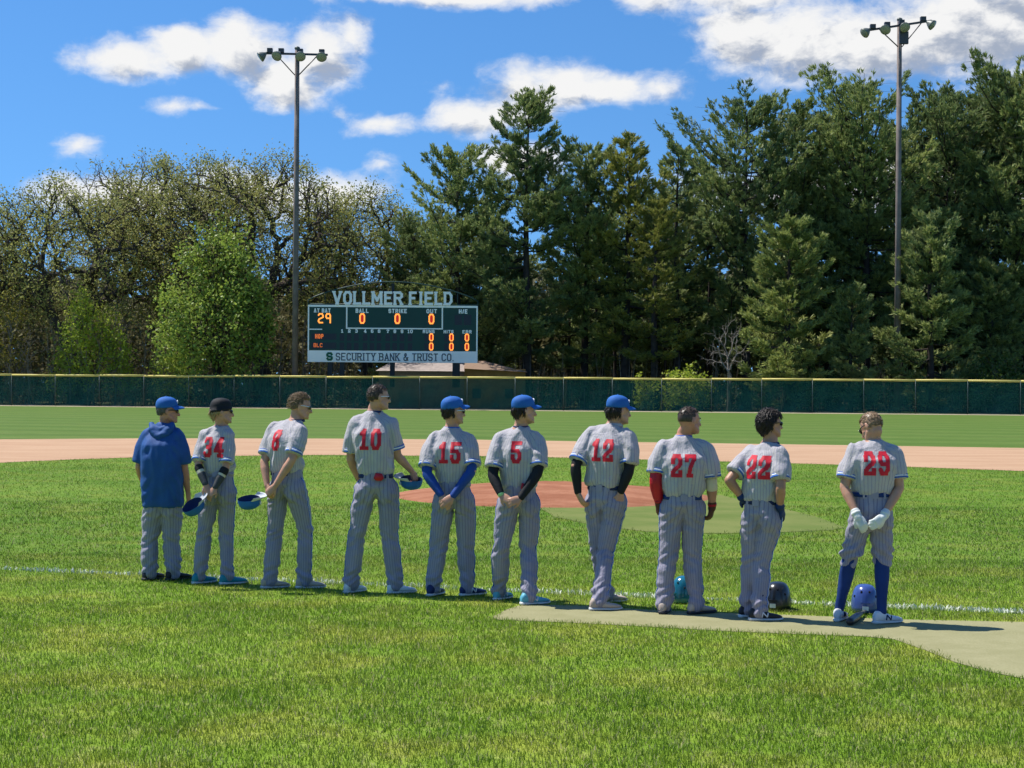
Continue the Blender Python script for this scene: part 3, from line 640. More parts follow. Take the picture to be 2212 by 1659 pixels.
# undergrowth and the far wood behind: a mass nobody could count
def wood_mass(name, label, n, y0, y1, hmin, hmax, size, leafm, seed, x0=-75, x1=75, twigs=True):
    r = np.random.default_rng(seed); x = r.uniform(x0, x1, n); y = r.uniform(y0, y1, n) - .155 * x * .6; h = r.uniform(0, 1, n) ** .75 * (hmin + (hmax - hmin) * (.5 + .5 * np.sin(x * .31 + 1.1 * np.sin(x * .13 + seed))) * r.uniform(.7, 1, n))
    c = np.c_[x, y, h]; me = leaf_mesh(name, c, r, 1, .1, size, .55); return tag(link(name, me, leafm), label, 'woods', kind='stuff')
mat('wood_leaf', fn=f_leaf((.085, .080, .038), (.200, .180, .075)), rough=.7, spec=.1, trans=.3)
mat('dark_wood_leaf', fn=f_leaf((.035, .045, .020), (.100, .110, .042)), rough=.7, spec=.1, trans=.25)
mat('pale_wood_leaf', fn=f_leaf((.15, .145, .085), (.30, .285, .15)), rough=.7, spec=.1, trans=.4)
wood_mass('far_woods', 'brown-green far woods seen between the trunks', 42000, 160, 182, 9, 14, .42, 'wood_leaf', 400, -95, 8)
wood_mass('far_woods', 'dark far woods behind the pine stand', 36000, 160, 180, 8, 14, .44, 'dark_wood_leaf', 401, -5, 95)
wood_mass('far_woods', 'dull brown treeline closing the view behind everything', 34000, 192, 204, 13, 17, .75, 'pale_wood_leaf', 403, -110, 110)
wood_mass('undergrowth', 'low brown and green undergrowth behind the outfield fence', 15000, 136, 150, 1.2, 3.6, .15, 'wood_leaf', 402)
# standing twigs in the undergrowth
rr_ = np.random.default_rng(77); br = []
for i in range(1500):
    x = rr_.uniform(-62, 62); y = rr_.uniform(135, 158) - .093 * x; hh = rr_.uniform(1.5, 5.5); t = np.linspace(0, 1, 5); a = rr_.uniform(0, 6.28); ln = rr_.uniform(.1, .5) * hh * .5
    br.append((np.c_[x + t ** 1.5 * ln * math.cos(a) + rr_.normal(0, .04, 5), y + t ** 1.5 * ln * math.sin(a), t * hh - .05], rr_.uniform(.018, .05), .007))
tag(link('undergrowth', tube_mesh('undergrowth_twigs', br), 'twig_bark'), 'tangle of thin bare brush stems behind the outfield fence', 'brush', kind='stuff')

# ------------------------------------------------------------------ outfield fence
def f_screen():
    m = bpy.data.materials.new('windscreen'); m.use_nodes = True; MAT['windscreen'] = m; t = NT(m.node_tree); b = t.n['Principled BSDF']; out = t.n['Material Output']
    p = t.obj(); n = t.noise(t.vmath('MULTIPLY', p, (.6, 1, 1.5)), 1.2, 4)
    t.put(b.inputs['Base Color'], t.mix(t.ramp(n, .3, .7), (.008, .062, .052, 1), (.014, .085, .068, 1))); b.inputs['Roughness'].default_value = .85; b.inputs['Specular IOR Level'].default_value = .1
    tr = t.node('ShaderNodeBsdfTransparent'); mx = t.node('ShaderNodeMixShader'); t.put(mx.inputs[0], t.ramp(t.noise(p, .7, 3), .35, .7, .36, .14))
    t.l.new(b.outputs[0], mx.inputs[1]); t.l.new(tr.outputs[0], mx.inputs[2]); t.l.new(mx.outputs[0], out.inputs[0])
f_screen()
mat('rail_yellow', (.66, .54, .15), .55, .3, var=.18, vscale=.45)
mat('galvanised', (.055, .085, .075), .5, .5, var=.15, vscale=2)
fo = empty('outfield_fence', (0, fence_y(0), 0), 'long outfield fence with dark green windscreen and yellow top rail', 'fence')
FH = 2.60; step = 3.93; ang = math.atan(-.155); xs_ = [-58 + i * step * math.cos(ang) for i in range(29)]
post = MB(); post.tube([(0, 0, -.1), (0, 0, FH + .02)], .034, 8); post.ell((0, 0, FH + .03), (.04, .04, .03), None, 8, 5); post = post.mesh('post'); post.materials.append(MAT['galvanised'])
rail = MB(); rail.tube([(.01, 0, 0), (step - .01, 0, 0)], .085, 8); rail = rail.mesh('top_rail'); rail.materials.append(MAT['rail_yellow'])
for i, x in enumerate(xs_):
    p = bpy.data.objects.new('post', post); C.objects.link(p); p.parent = fo; p.location = (x, -.155 * x - .045, 0)
    if i == len(xs_) - 1: break
    p = bpy.data.objects.new('top_rail', rail); C.objects.link(p); p.parent = fo; p.location = (x, -.155 * x, FH + random.uniform(-.03, .03)); p.rotation_euler = (0, random.uniform(-.006, .006), ang)
    v = []; f = []; nx_, nz_ = 8, 5; sd = random.uniform(0, 50)
    for a in range(nz_ + 1):
        for c in range(nx_ + 1):
            u = c / nx_; w = a / nz_; v.append((.02 + u * (step - .04), .05 + .05 * math.sin(u * 9 + sd) * math.sin(w * 3.1) + .03 * math.sin(u * math.pi) * math.sin(w * math.pi), .03 + w * (FH - .1)))
    for a in range(nz_):
        for c in range(nx_): k = a * (nx_ + 1) + c; f.append((k, k + 1, k + nx_ + 2, k + nx_ + 1))
    me = np_mesh('windscreen_panel', np.array(v), np.array(f), smooth=True); p = link('windscreen_panel', me, 'windscreen', fo); p.location = (x, -.155 * x, 0); p.rotation_euler = (0, 0, ang)
    b = MB(); b.tube([(.0, .0, .05), (step, .0, .05)], .028, 6); q = b.build('bottom_rail', 'galvanised', fo); q.location = (x, -.155 * x + .0, 0); q.rotation_euler = (0, 0, ang)

# ------------------------------------------------------------------ light poles
mat('pole_wood', (.19, .155, .14), .85, .2, var=.18, vscale=1.5, bump=.4, bscale=5)
mat('lamp_shell', (.13, .14, .12), .45, .5, var=.15, vscale=5)
mat('lamp_face', (.30, .28, .22), .25, .6)
mat('dark_metal', (.05, .045, .05), .5, .5)
def light_pole(px, top, depth, label, heads, tilt, box):
    x = (px - 1106) / 3420 * depth; H = CAM_H + (834 + (px - 1106) * .007 - top) / 3420 * depth
    o = empty('light_pole', (x, depth, 0), label, 'light pole', 'stadium light poles')
    b = MB(); b.tube([(0, 0, -.2), (0, 0, H * .5), (0, 0, H)], [.27, .235, .19], 14); b.build('pole', 'pole_wood', o)
    Rz = Matrix.Rotation(tilt, 3, 'Y'); za = H - .55
    A_ = lambda q: V((0, 0, za)) + Rz @ V(q)
    b = MB(); b.box((-2.6, -.36, -.08), (2.6, -.22, .08), Rz, (0, 0, za)); b.build('crossarm', 'dark_metal', o, False)
    for s in (-1, 1):
        b = MB(); b.tube([A_((s * 1.75, -.25, -.06)), (s * .16, -.2, za - 1.75)], .05, 6); b.build('brace', 'dark_metal', o)
    for (hx, yaw) in heads:
        c = A_((hx, -.3, .08)); b = MB(); b.box((-.22, -.2, 0), (.22, .2, .34), None); q = b.build('ballast_box', 'dark_metal', o, False); q.location = c
        d = V((math.sin(yaw), -math.cos(yaw), -.75)).normalized(); p0 = c + V((0, 0, -.02)) + V((d.x, d.y, 0)) * .3; u, w = perp(d)
        b = MB(); b.tube([p0, p0 + d * .12, p0 + d * .36, p0 + d * .62, p0 + d * .74], [.09, .11, .28, .42, .44], 18); h = b.build('lamp_head', 'lamp_shell', o)
        b = MB(); b.tube([p0 + d * .742, p0 + d * .765], [.41, .39], 18); b.build('lens', 'lamp_face', h)
        b = MB(); b.tube([c + V((0, 0, .1)), p0], .045, 6); b.build('bracket', 'dark_metal', h)
    if box:
        b = MB(); b.box((-.1, -.55, H - 2.1), (.62, -.22, H - 1.1)); b.build('control_box', 'dark_metal', o, False)
    b = MB(); b.ell((0, 0, H), (.24, .24, .16)); b.build('cap', 'lamp_shell', o)
light_pole(637, 104, 133, 'wooden floodlight pole beside the scoreboard', [(-2.25, -1.3), (-1.3, -.35), (.3, .15), (2.1, .1)], R(1), False)
light_pole(1938, 42, 131, 'taller wooden floodlight pole in front of the dense pine stand', [(-2.3, -1.2), (-1.1, -.4), (.1, .1), (1.9, 1.0)], R(-9), True)

# ------------------------------------------------------------------ scoreboard
mat('board_green', (.006, .050, .044), .5, .4, var=.06, vscale=.6)
mat('board_white', (.90, .91, .90), .6, .3)
mat('sponsor_white', (.84, .85, .87), .6, .3, var=.04, vscale=.5)
mat('letter_ink', (.045, .07, .11), .6, .3)
mat('logo_green', (.01, .10, .06), .6, .3)
mat('digit_window', (.006, .010, .022), .35, .5)
mat('steel_green', (.012, .05, .045), .5, .4)
mat('steel_dark', (.02, .025, .03), .6, .3)
def emit(name, col, s):
    m = bpy.data.materials.new(name); m.use_nodes = True; MAT[name] = m; b = m.node_tree.nodes['Principled BSDF']
    b.inputs['Base Color'].default_value = (*col, 1); b.inputs['Emission Color'].default_value = (*col, 1); b.inputs['Emission Strength'].default_value = s
emit('led_orange', (1.0, .32, .05), 1.0); emit('led_red', (.45, .012, .01), .5); emit('led_dim', (.75, .16, .03), .45)
D_ = 131.6; k_ = D_ / 3420; SX = lambda px: (px - 847.5) * k_; SZ = lambda py: CAM_H + (832.2 - py) * k_
sb = empty('scoreboard', ((847.5 - 1106) * k_, D_, 0), 'green electronic scoreboard with white VOLLMER FIELD letters on top', 'scoreboard')
def sbox(name, x0, x1, y0, y1, m, dy0, dy1, parent=sb):
    b = MB(); b.box((SX(x0), dy0, SZ(y1)), (SX(x1), dy1, SZ(y0))); return b.build(name, m, parent, False)
panel = sbox('panel', 664, 1031, 660, 757, 'board_green', 0, .35)
sbox('sponsor_panel', 664, 1031, 758, 783, 'sponsor_white', -.01, .34)
for a in ((664, 1031, 659.5, 664), (664, 667, 664.3, 757.7), (1028, 1031, 664.3, 757.7), (746.5, 749.5, 664.3, 708), (953, 956, 664.3, 708), (746.5, 956, 708.3, 711), (667.5, 695, 711.2, 713.6)):
    sbox('border_strip', *a, 'board_white', -.03, -.002)
for px in (712, 738, 847, 985):
    w = 5 if px != 985 else 8; sbox('support_post', px - w, px + w, 783.3, 836, 'steel_dark', .08, .5)
for px in (847,): sbox('support_post', px - 3.2, px + 3.2, 612, 659, 'steel_dark', .08, .4)
# arch frame
arc = []
for i in range(25):
    u = i / 24; px = 664 + u * 367; py = 657 - 8 - 40.5 * math.sin(math.pi * u) ** .8; arc.append((SX(px), .12, SZ(py)))
b = MB(); b.tube(arc, .055, 6); b.build('arch_tube', 'steel_green', sb)
for u in (.0, .1, .3, .5, .69, .88, 1.0):
    px = 664 + u * 367; py = 649 - 40.5 * max(0, math.sin(math.pi * u)) ** .8; b = MB(); b.tube([(SX(px), .14, SZ(659)), (SX(px), .14, SZ(py))], .035, 6); b.build('arch_upright', 'steel_green', sb)
b = MB(); b.tube([(SX(664), .14, SZ(657.5)), (SX(1031), .14, SZ(657.5))], .05, 6); b.build('arch_tube', 'steel_green', sb)
# backing frame behind the name and the letters
LH = 29.5 * k_; x = 717.5
for ch, w in zip('VOLLMER FIELD', (23, 22, 20, 20, 27, 21, 23, 8, 20, 14, 22, 20, 22)):
    if ch == ' ': x += 10; continue
    o = glyph(ch, w * k_ * .86, LH, 5.4 * k_, 1.3 * k_ if ch in 'VLMRFID' else 0, .10).build('name_letter', 'board_white', sb, False); o.location = (SX(x), -.02, SZ(659)); x += w - .2
def word(s, x0, x1, y0, y1, m='board_white', sw=.13, serif=0.0, par=sb):
    n = sum({'I': .45, '1': .75, '.': .3, 'M': 1.25, '&': 1.15, '/': .6, ' ': .6}.get(c, 1) for c in s); W = (x1 - x0) * k_; w = W / (n + .22 * (len(s) - 1)); h = (y1 - y0) * k_
    text(s, SX(x0), SZ(y1), w, h, h * sw, w * .22, m, par, -.012, serif, .02)
word('AT BAT', 677, 714.5, 667, 676.5, sw=.235); word('BALL', 767, 795.5, 667, 676.5, sw=.235); word('STRIKE', 838, 878, 667, 676.5, sw=.235); word('OUT', 920, 943, 667, 676.5, sw=.235); word('H/E', 990, 1009, 667, 676.5, sw=.235)
for s, px in zip('1 2 3 4 5 6 7 8 9 10'.split(), (738, 753.5, 769, 788, 803, 818, 837, 852, 867.5, 885)):
    word(s, px - (2.6 if len(s) == 1 else 5.5), px + (3 if len(s) == 1 else 6), 709.6 if False else 711.8, 719.5, sw=.24)
word('RUNS', 912.5, 938, 712, 719.5, sw=.24); word('HITS', 957.5, 979, 712, 719.5, sw=.24); word('ERR', 998, 1018, 712, 719.5, sw=.24)
for row in (721.5, 741):
    for px in (738, 753.5, 769, 788, 803, 818, 837, 852, 867.5, 885): sbox('digit_window', px - 5, px + 5, row, row + 15.5, 'digit_window', -.006, -.001)
    for px in (922, 965, 999): sbox('digit_window', px - 6, px + 5, row, row + 15.5, 'digit_window', -.006, -.001)
    sbox('digit_window', 672, 726, row, row + 13, 'digit_window', -.006, -.001)
for px in (989, 1009): sbox('digit_window', px - 8, px + 8, 679, 701, 'digit_window', -.006, -.001)
def led(ch, cx, cy, w, h, sw, red=True, m='led_orange'):
    if red: sbox('digit_window', cx - w / 2 + .8, cx + w / 2 - .8, cy - h / 2 + 1, cy + h / 2 - 1, 'led_red', -.012, -.0065)
    o = glyph(ch, w * k_, h * k_, sw * k_, 0, .02).build('led_digit', m, sb, False); o.location = (SX(cx - w / 2), -.014, SZ(cy + h / 2))
GL['2'], t2 = [[(0, .85), (.2, 1), (.8, 1), (1, .8), (1, .62), (.15, .4), (0, .25), (0, .15), (.2, 0), (.9, 0)]], GL['2']; GL['9'], t9 = [[(1, 0), (1, .8), (.8, 1), (.2, 1), (0, .8), (0, .65), (.2, .5), (1, .5)]], GL['9']
led('2', 692, 688.5, 12.5, 22, 3, False); led('9', 708, 688.5, 12, 22, 3, False); GL['2'] = t2; GL['9'] = t9
for px in (781.5, 857.5, 931): led('0', px, 688.5, 12.5, 22.5, 3)
for px in (931, 974.5, 1008):
    for py in (728, 748): led('0', px, py, 9.5, 17, 2.3)
word('HOP', 680, 698, 722.5, 732.5, 'led_dim', .2); word('BLC', 677, 696, 742.5, 751, 'led_dim', .14)
word('SECURITY BANK & TRUST CO.', 725, 988, 763, 779.5, 'letter_ink', .13, .07)
word('S', 704.5, 718.5, 762, 780, 'logo_green', .25)

# ------------------------------------------------------------------ hut behind the fence
mat('hut_wall', (.30, .165, .06), .9, .1, var=.12, vscale=2); mat('hut_roof', (.32, .27, .25), .8, .2, var=.15, vscale=3); mat('hut_side', (.26, .18, .13), .9, .1, var=.1)
hd = 134; hk = hd / 3420; hut = empty('hut', ((975 - 1106) * hk, hd, 0), 'low tan hut with a pale sunlit roof below the scoreboard', 'building')
HX = lambda px: (px - 975) * hk; HZ = lambda py: CAM_H + (833 - py) * hk
b = MB(); b.box((HX(818), .0, 0), (HX(1003), 5, HZ(801))); b.build('wall', 'hut_side', hut, False)
b = MB(); b.box((HX(1003), -.3, 0), (HX(1135), 5.2, HZ(796))); b.build('wall', 'hut_wall', hut, False)
b = MB(); b.add([(HX(812), -.5, HZ(802)), (HX(1004), -.5, HZ(802)), (HX(1004), 3, HZ(783)), (HX(836), 3, HZ(783)), (HX(812), 5.4, HZ(802)), (HX(1004), 5.4, HZ(802))], [(0, 1, 2, 3), (4, 3, 2, 5), (0, 3, 4), (1, 5, 2)]); b.build('roof', 'hut_roof', hut, False)
b = MB(); b.add([(HX(1002.5), -.9, HZ(796)), (HX(1140), -.9, HZ(803)), (HX(1045), 2.5, HZ(778)), (HX(1002.5), 2.5, HZ(778)), (HX(1002.5), 5.6, HZ(796)), (HX(1140), 5.6, HZ(803))], [(0, 1, 2, 3), (5, 4, 3, 2), (0, 3, 4), (1, 5, 2)]); b.build('roof', 'hut_side', hut, False)
for px in (1030, 1100):
    w = MB(); w.box((HX(px - 9), -.33, .9), (HX(px + 9), -.302, 1.7)); w.build('window', 'digit_window', hut, False)
# ------------------------------------------------------------------ people: materials
def f_pin(base, line, period=.0255, wdt=.15, dk=.0):
    def fn(t, b):
        s = t.attr('stripe'); fr = t.math('FRACT', t.math('DIVIDE', s, period)); d = t.math('ABSOLUTE', t.math('SUBTRACT', fr, .5))
        k = t.math('MULTIPLY', t.ramp(d, wdt * .5, wdt * .5 + .06, 1, 0), .66)
        n = t.noise(t.obj(), 5, 4); c = t.mix(t.ramp(n, .35, .7), tuple(x * .93 for x in base) + (1,), tuple(x * 1.04 for x in base) + (1,))
        cr = t.noise(t.vmath('MULTIPLY', t.obj(), (1, 1, .42)), 11, 4, .5, 1.6); cr = t.math('ABSOLUTE', t.math('SUBTRACT', cr, .5)); t.put(b.inputs['Normal'], t.bump(t.math('ADD', t.math('MULTIPLY', cr, -1.0), t.math('MULTIPLY', t.noise(t.obj(), 30, 3), .3)), .52, .035))
        return t.mix(k, c, (*line, 1))
    return fn
mat('jersey_grey', fn=f_pin((.42, .395, .405), (.22, .21, .30)), rough=.75, spec=.25, sheen=.15)
mat('trouser_grey', fn=f_pin((.285, .268, .335), (.13, .125, .22), wdt=.17), rough=.75, spec=.25, sheen=.15)
def f_cloth(col, sc_=24):
    def fn(t, b):
        t.put(b.inputs['Normal'], t.bump(t.noise(t.obj(), sc_, 4), .35, .01)); n = t.noise(t.obj(), 6, 3)
        return t.mix(t.ramp(n, .3, .7), tuple(x * .88 for x in col) + (1,), tuple(min(1, x * 1.08) for x in col) + (1,))
    return fn
for nm, c, rg in (('royal_cloth', (.012, .072, .25), .7), ('sleeve_blue', (.007, .052, .27), .6), ('black_cloth', (.010, .011, .014), .75), ('navy_cloth', (.010, .022, .085), .7), ('sock_blue', (.006, .032, .15), .7),
                  ('cap_blue', (.016, .115, .40), .75), ('white_trim', (.72, .74, .78), .7), ('trim_blue', (.03, .12, .45), .7), ('number_red', (.56, .010, .030), .6), ('glove_brown', (.085, .030, .018), .6), ('glove_white', (.62, .64, .62), .6),
                  ('glove_navy', (.010, .030, .11), .6), ('guard_red', (.45, .012, .025), .45), ('tape_cream', (.62, .55, .42), .8), ('charcoal', (.045, .05, .055), .6), ('shoe_black', (.018, .018, .022), .5), ('shoe_teal', (.02, .24, .30), .5), ('shoe_sky', (.10, .36, .46), .5),
                  ('shoe_white', (.66, .67, .68), .5), ('shoe_tan', (.46, .37, .30), .6), ('shoe_navy', (.012, .025, .10), .5), ('sole_white', (.62, .62, .60), .6), ('sole_dark', (.03, .03, .035), .6), ('cap_under', (.012, .030, .11), .8), ('cap_grey', (.50, .52, .56), .7)):
    mat(nm, fn=f_cloth(c), rough=rg, spec=.3)
def f_skin(col):
    def fn(t, b):
        n = t.noise(t.obj(), 14, 4); b.inputs['Subsurface Weight'].default_value = .08; b.inputs['Subsurface Radius'].default_value = (.01, .004, .002); b.inputs['Subsurface Scale'].default_value = .4
        return t.mix(t.ramp(n, .3, .7), tuple(x * .9 for x in col) + (1,), tuple(x * 1.07 for x in col) + (1,))
    return fn
mat('skin_fair', fn=f_skin((.50, .265, .175)), rough=.5, spec=.35); mat('skin_tan', fn=f_skin((.42, .21, .13)), rough=.5, spec=.35); mat('skin_red', fn=f_skin((.48, .22, .145)), rough=.5, spec=.35)
def f_hair(col):
    def fn(t, b):
        n = t.noise(t.vmath('MULTIPLY', t.obj(), (1, 1, .4)), 60, 3); return t.mix(t.ramp(n, .3, .7), tuple(x * .6 for x in col) + (1,), tuple(x * 1.35 for x in col) + (1,))
    return fn
for nm, c in (('hair_dark', (.022, .014, .010)), ('hair_brown', (.055, .033, .020)), ('hair_light', (.20, .125, .065)), ('hair_blond', (.36, .25, .12)), ('hair_grey', (.10, .085, .075))): mat(nm, fn=f_hair(c), rough=.45, spec=.4)
mat('lens_black', (.008, .008, .010), .12, .6); mat('eye_white', (.7, .68, .65), .2, .5)
mat('helmet_teal', (.008, .12, .19), .18, .5, coat=.6); mat('helmet_black', (.012, .014, .018), .28, .5, coat=.3); mat('helmet_blue', (.040, .075, .27), .22, .5, coat=.5); mat('helmet_pad', (.01, .01, .012), .9, .2)
mat('bat_black', (.014, .014, .016), .35, .5); mat('bat_grey', (.09, .09, .095), .5, .4)

def lerp(a, b, t): return a + (b - a) * t
def hframe(yaw, pitch, roll=0.0):                        # head axes: x right, y to the face, z up
    return (Matrix.Rotation(-R(yaw), 3, 'Z') @ Matrix.Rotation(-R(pitch), 3, 'X') @ Matrix.Rotation(R(roll), 3, 'Y'))
def hand(mb, w, tip, side, curl=.5, infl=0.0, nrm_=None, spread=.10):
    w = V(w); tip = V(tip); d = (tip - w).normalized()
    n = V(nrm_) if nrm_ else V((0, -1, .1)); n = (n - d * n.dot(d)).normalized(); l = d.cross(n).normalized() * side       # l: towards the thumb
    P = .088; mb.tube([w - d * .02, w, w + d * .03, w + d * .06, w + d * P, w + d * (P + .012)], [(.024 + infl, .020 + infl), (.030 + infl, .020 + infl), (.038 + infl, .018 + infl), (.041 + infl, .017 + infl), (.039 + infl, .014 + infl), (.030 + infl, .010 + infl)], 12, True, l)
    for k, (off, L, rr) in enumerate(((.030, .070, .0088), (.010, .079, .0092), (-.011, .074, .0088), (-.030, .058, .0078))):
        b = w + d * (P - .008) + l * off; dd = (d + l * off * spread * 12).normalized(); pts = [b - dd * .01]; a = curl * (.85 + .12 * k)
        q = b; ang = 0.0
        for s_, fr in enumerate((.42, .33, .25)):
            ang += a * (.55, .9, .7)[s_]; q = q + (dd * math.cos(ang) - n * math.sin(ang)) * L * fr; pts.append(q)
        mb.capsule(pts, [rr + .001 + infl, rr + infl, rr * .95 + infl, rr * .82 + infl], 8)
    b = w + d * .022 + l * .026; t1 = b + (l * .62 + d * .62 - n * .35).normalized() * .038; t2 = t1 + (d * .9 + l * .15 - n * .4).normalized() * .030
    mb.capsule([b - l * .012, b, t1, t2], [.014 + infl, .014 + infl, .0105 + infl, .009 + infl], 8)

def axis_at(pts, z):
    for a, b in zip(pts[:-1], pts[1:]):
        if (a.z - z) * (b.z - z) <= 0 and abs(a.z - b.z) > 1e-6: return a + (b - a) * ((z - a.z) / (b.z - a.z))
    return pts[0] if abs(z - pts[0].z) < abs(z - pts[-1].z) else pts[-1]
def fold(me, fn):
    c = co(me); n = nrm(me); d = np.array([fn(V(p)) for p in c], np.float32); setco(me, c + n * d[:, None])

def lock_hair(mb, M, c, rad, allow, n, ln, thick, seed, droop=.4, lift=.3, side=None, curl=0.0):
    r = random.Random(seed); k = 0
    while k < n:
        u = V((r.gauss(0, 1), r.gauss(0, 1), r.gauss(0, 1))).normalized()
        if not allow(u): continue
        k += 1; p = V((u.x * rad[0], u.y * rad[1], u.z * rad[2])); L = ln * r.uniform(.6, 1.25)
        tang = V((0, -.5, -1)) if side is None else V(side); tang = (tang - u * tang.dot(u)).normalized() if (tang - u * tang.dot(u)).length > .05 else V((0, -1, 0)); tang = (tang + V((r.gauss(0, .17), r.gauss(0, .17), r.gauss(0, .17)))).normalized()
        q = [p]; cu = r.uniform(0, 6.28)
        for s_ in range(3):
            t = (s_ + 1) / 3; o = V((math.cos(cu + t * 5), math.sin(cu + t * 5), math.cos(cu + t * 4))) * curl
            q.append(p + (u * (lift * L * math.sin(t * 2.2)) + tang * L * t + V((0, 0, -droop * L * t * t * .6))) + o)
        mb.tube([V(c) + M @ x for x in q], [thick, thick * 1.05, thick * .75, thick * .15], 5)

def cap_parts(root, M, c, crown_m='cap_blue', held=False, sc_=1.0, name='cap'):
    c = V(c); b = MB(); rs = []; N = 28; rx, ry, rz = .0875 * sc_, .108 * sc_, .112 * sc_
    prof = [(0, 1.0), (.15, 1.0), (.35, .985), (.55, .93), (.72, .82), (.85, .64), (.94, .42), (.985, .2), (1, .02)]
    for h, w in prof: rs.append([c + M @ V((rx * w * math.cos(2 * math.pi * j / N), ry * w * math.sin(2 * math.pi * j / N) - .006 * h, h * rz + (.012 * max(0, math.sin(2 * math.pi * j / N)) * (1 - h)))) for j in range(N)])
    if held:
        b.rings(rs, False); rs = []
        for h, w in reversed(prof): rs.append([c + M @ V(((rx * w - .003) * math.cos(2 * math.pi * j / N), (ry * w - .003) * math.sin(2 * math.pi * j / N) - .006 * h, h * (rz - .003) + (.012 * max(0, math.sin(2 * math.pi * j / N)) * (1 - h)))) for j in range(N)])
        b.rings(rs, False)
    else: b.rings(rs)
    if held:
        li = b; b = MB(); k_n = len(prof) * N; b.v = li.v[:k_n]; b.f = [f_ for f_ in li.f if max(f_) < k_n]
    crown = b.build(name, crown_m, root)
    if held:
        b = MB(); b.v = li.v[k_n:]; b.f = [tuple(i - k_n for i in f_) for f_ in li.f if min(f_) >= k_n]; b.build('lining', 'cap_under', crown)
    b = MB(); top = []; bot = []; nA, nR = 15, 6
    for i in range(nA):
        a = R(18 + 144 * i / (nA - 1)); row = []
        for k in range(nR):
            f = k / (nR - 1); L = .072 * sc_ * max(0, math.sin(a)) ** .55; x = rx * .99 * math.cos(a) * (1 + .02 * f); y = ry * .97 * math.sin(a) + f * L; z = .014 - .018 * f * f - .20 * x * x / .09 * (.4 + .6 * f) - .004 * f
            row.append(V((x, y, z)))
        top.append([c + M @ (p + V((0, 0, .003))) for p in row]); bot.append([c + M @ (p - V((0, 0, .001))) for p in row])
    v = [p for r_ in top for p in r_] + [p for r_ in bot for p in r_]; o = nA * nR; f = []
    for i in range(nA - 1):
        for k in range(nR - 1):
            q = i * nR + k; f.append((q, q + 1, q + nR + 1, q + nR)); f.append((q + o, q + nR + o, q + nR + 1 + o, q + 1 + o))
        q = i * nR + nR - 1; f.append((q, q + o, q + nR + o, q + nR))
    b.add(v, f); b.build('brim', crown_m if not held else 'cap_grey', crown)
    b = MB(); b.ell(c + M @ V((0, -.006, rz + .002)), (.008, .008, .005), M, 8, 5); b.build('button', crown_m, crown)
    b = MB(); b.ell(c + M @ V((0, ry * .965, rz * .50)), (.024, .006, .020), M, 10, 6); b.build('front_emblem', 'white_trim', crown)
    return crown

def shoe(root, a, yaw, um, sm, logo=None, side=1, L=.285):
    M = Matrix.Rotation(-R(yaw), 3, 'Z'); o = V((a[0], a[1], 0)); T = lambda p: o + M @ V(p); N = 16
    def sec(y, w, z0, z1, pw=2.4):
        out = []
        for j in range(N):
            t = 2 * math.pi * j / N; cx, sz = math.cos(t), math.sin(t); e = 2 / pw
            out.append(T((w * math.copysign(abs(cx) ** e, cx) + .006 * side * max(0, y / L), y, (z0 + z1) / 2 + (z1 - z0) / 2 * math.copysign(abs(sz) ** e, sz))))
        return out
    b = MB(); rs = [sec(-.082, .012, .03, .055), sec(-.078, .026, .024, .085), (sec(-.055, .036, .022, .112)), sec(-.01, .038, .022, .108), sec(.03, .040, .022, .092), sec(.075, .044, .022, .074), sec(.12, .048, .022, .064), sec(.16, .045, .022, .056), sec(.19, .034, .024, .046), sec(.202, .012, .028, .038)]
    b.rings(rs); s = b.build('shoe', um, root)
    b = MB(); rs = [sec(-.088, .016, .006, .026), sec(-.08, .032, .003, .034), sec(-.04, .042, .003, .032), sec(.03, .042, .005, .026), sec(.11, .052, .003, .026), sec(.165, .049, .004, .027), sec(.198, .034, .010, .028), sec(.212, .012, .016, .027)]
    b.rings(rs); b.build('sole', sm, s)
    b = MB()
    for k in range(4): y = .02 + k * .022; z = .098 - k * .0085; b.tube([T((-.022, y, z - .012)), T((0, y, z)), T((.022, y, z - .012))], .0035, 5)
    b.build('laces', 'white_trim' if um != 'shoe_white' else 'sole_white', s)
    if logo:
        for sd in (-1, 1):
            b = MB(); P = [(.005, .036), (.012, .078), (.052, .036), (.058, .072)]
            for p, q in zip(P[:-1], P[1:]): b.tube([T((sd * (.0425 + .02 * max(0, p[0] - .0)), p[0] + .01, p[1])), T((sd * (.0425 + .02 * max(0, q[0])), q[0] + .01, q[1]))], .0055, 5)
            b.build('side_logo', logo, s)
    return s

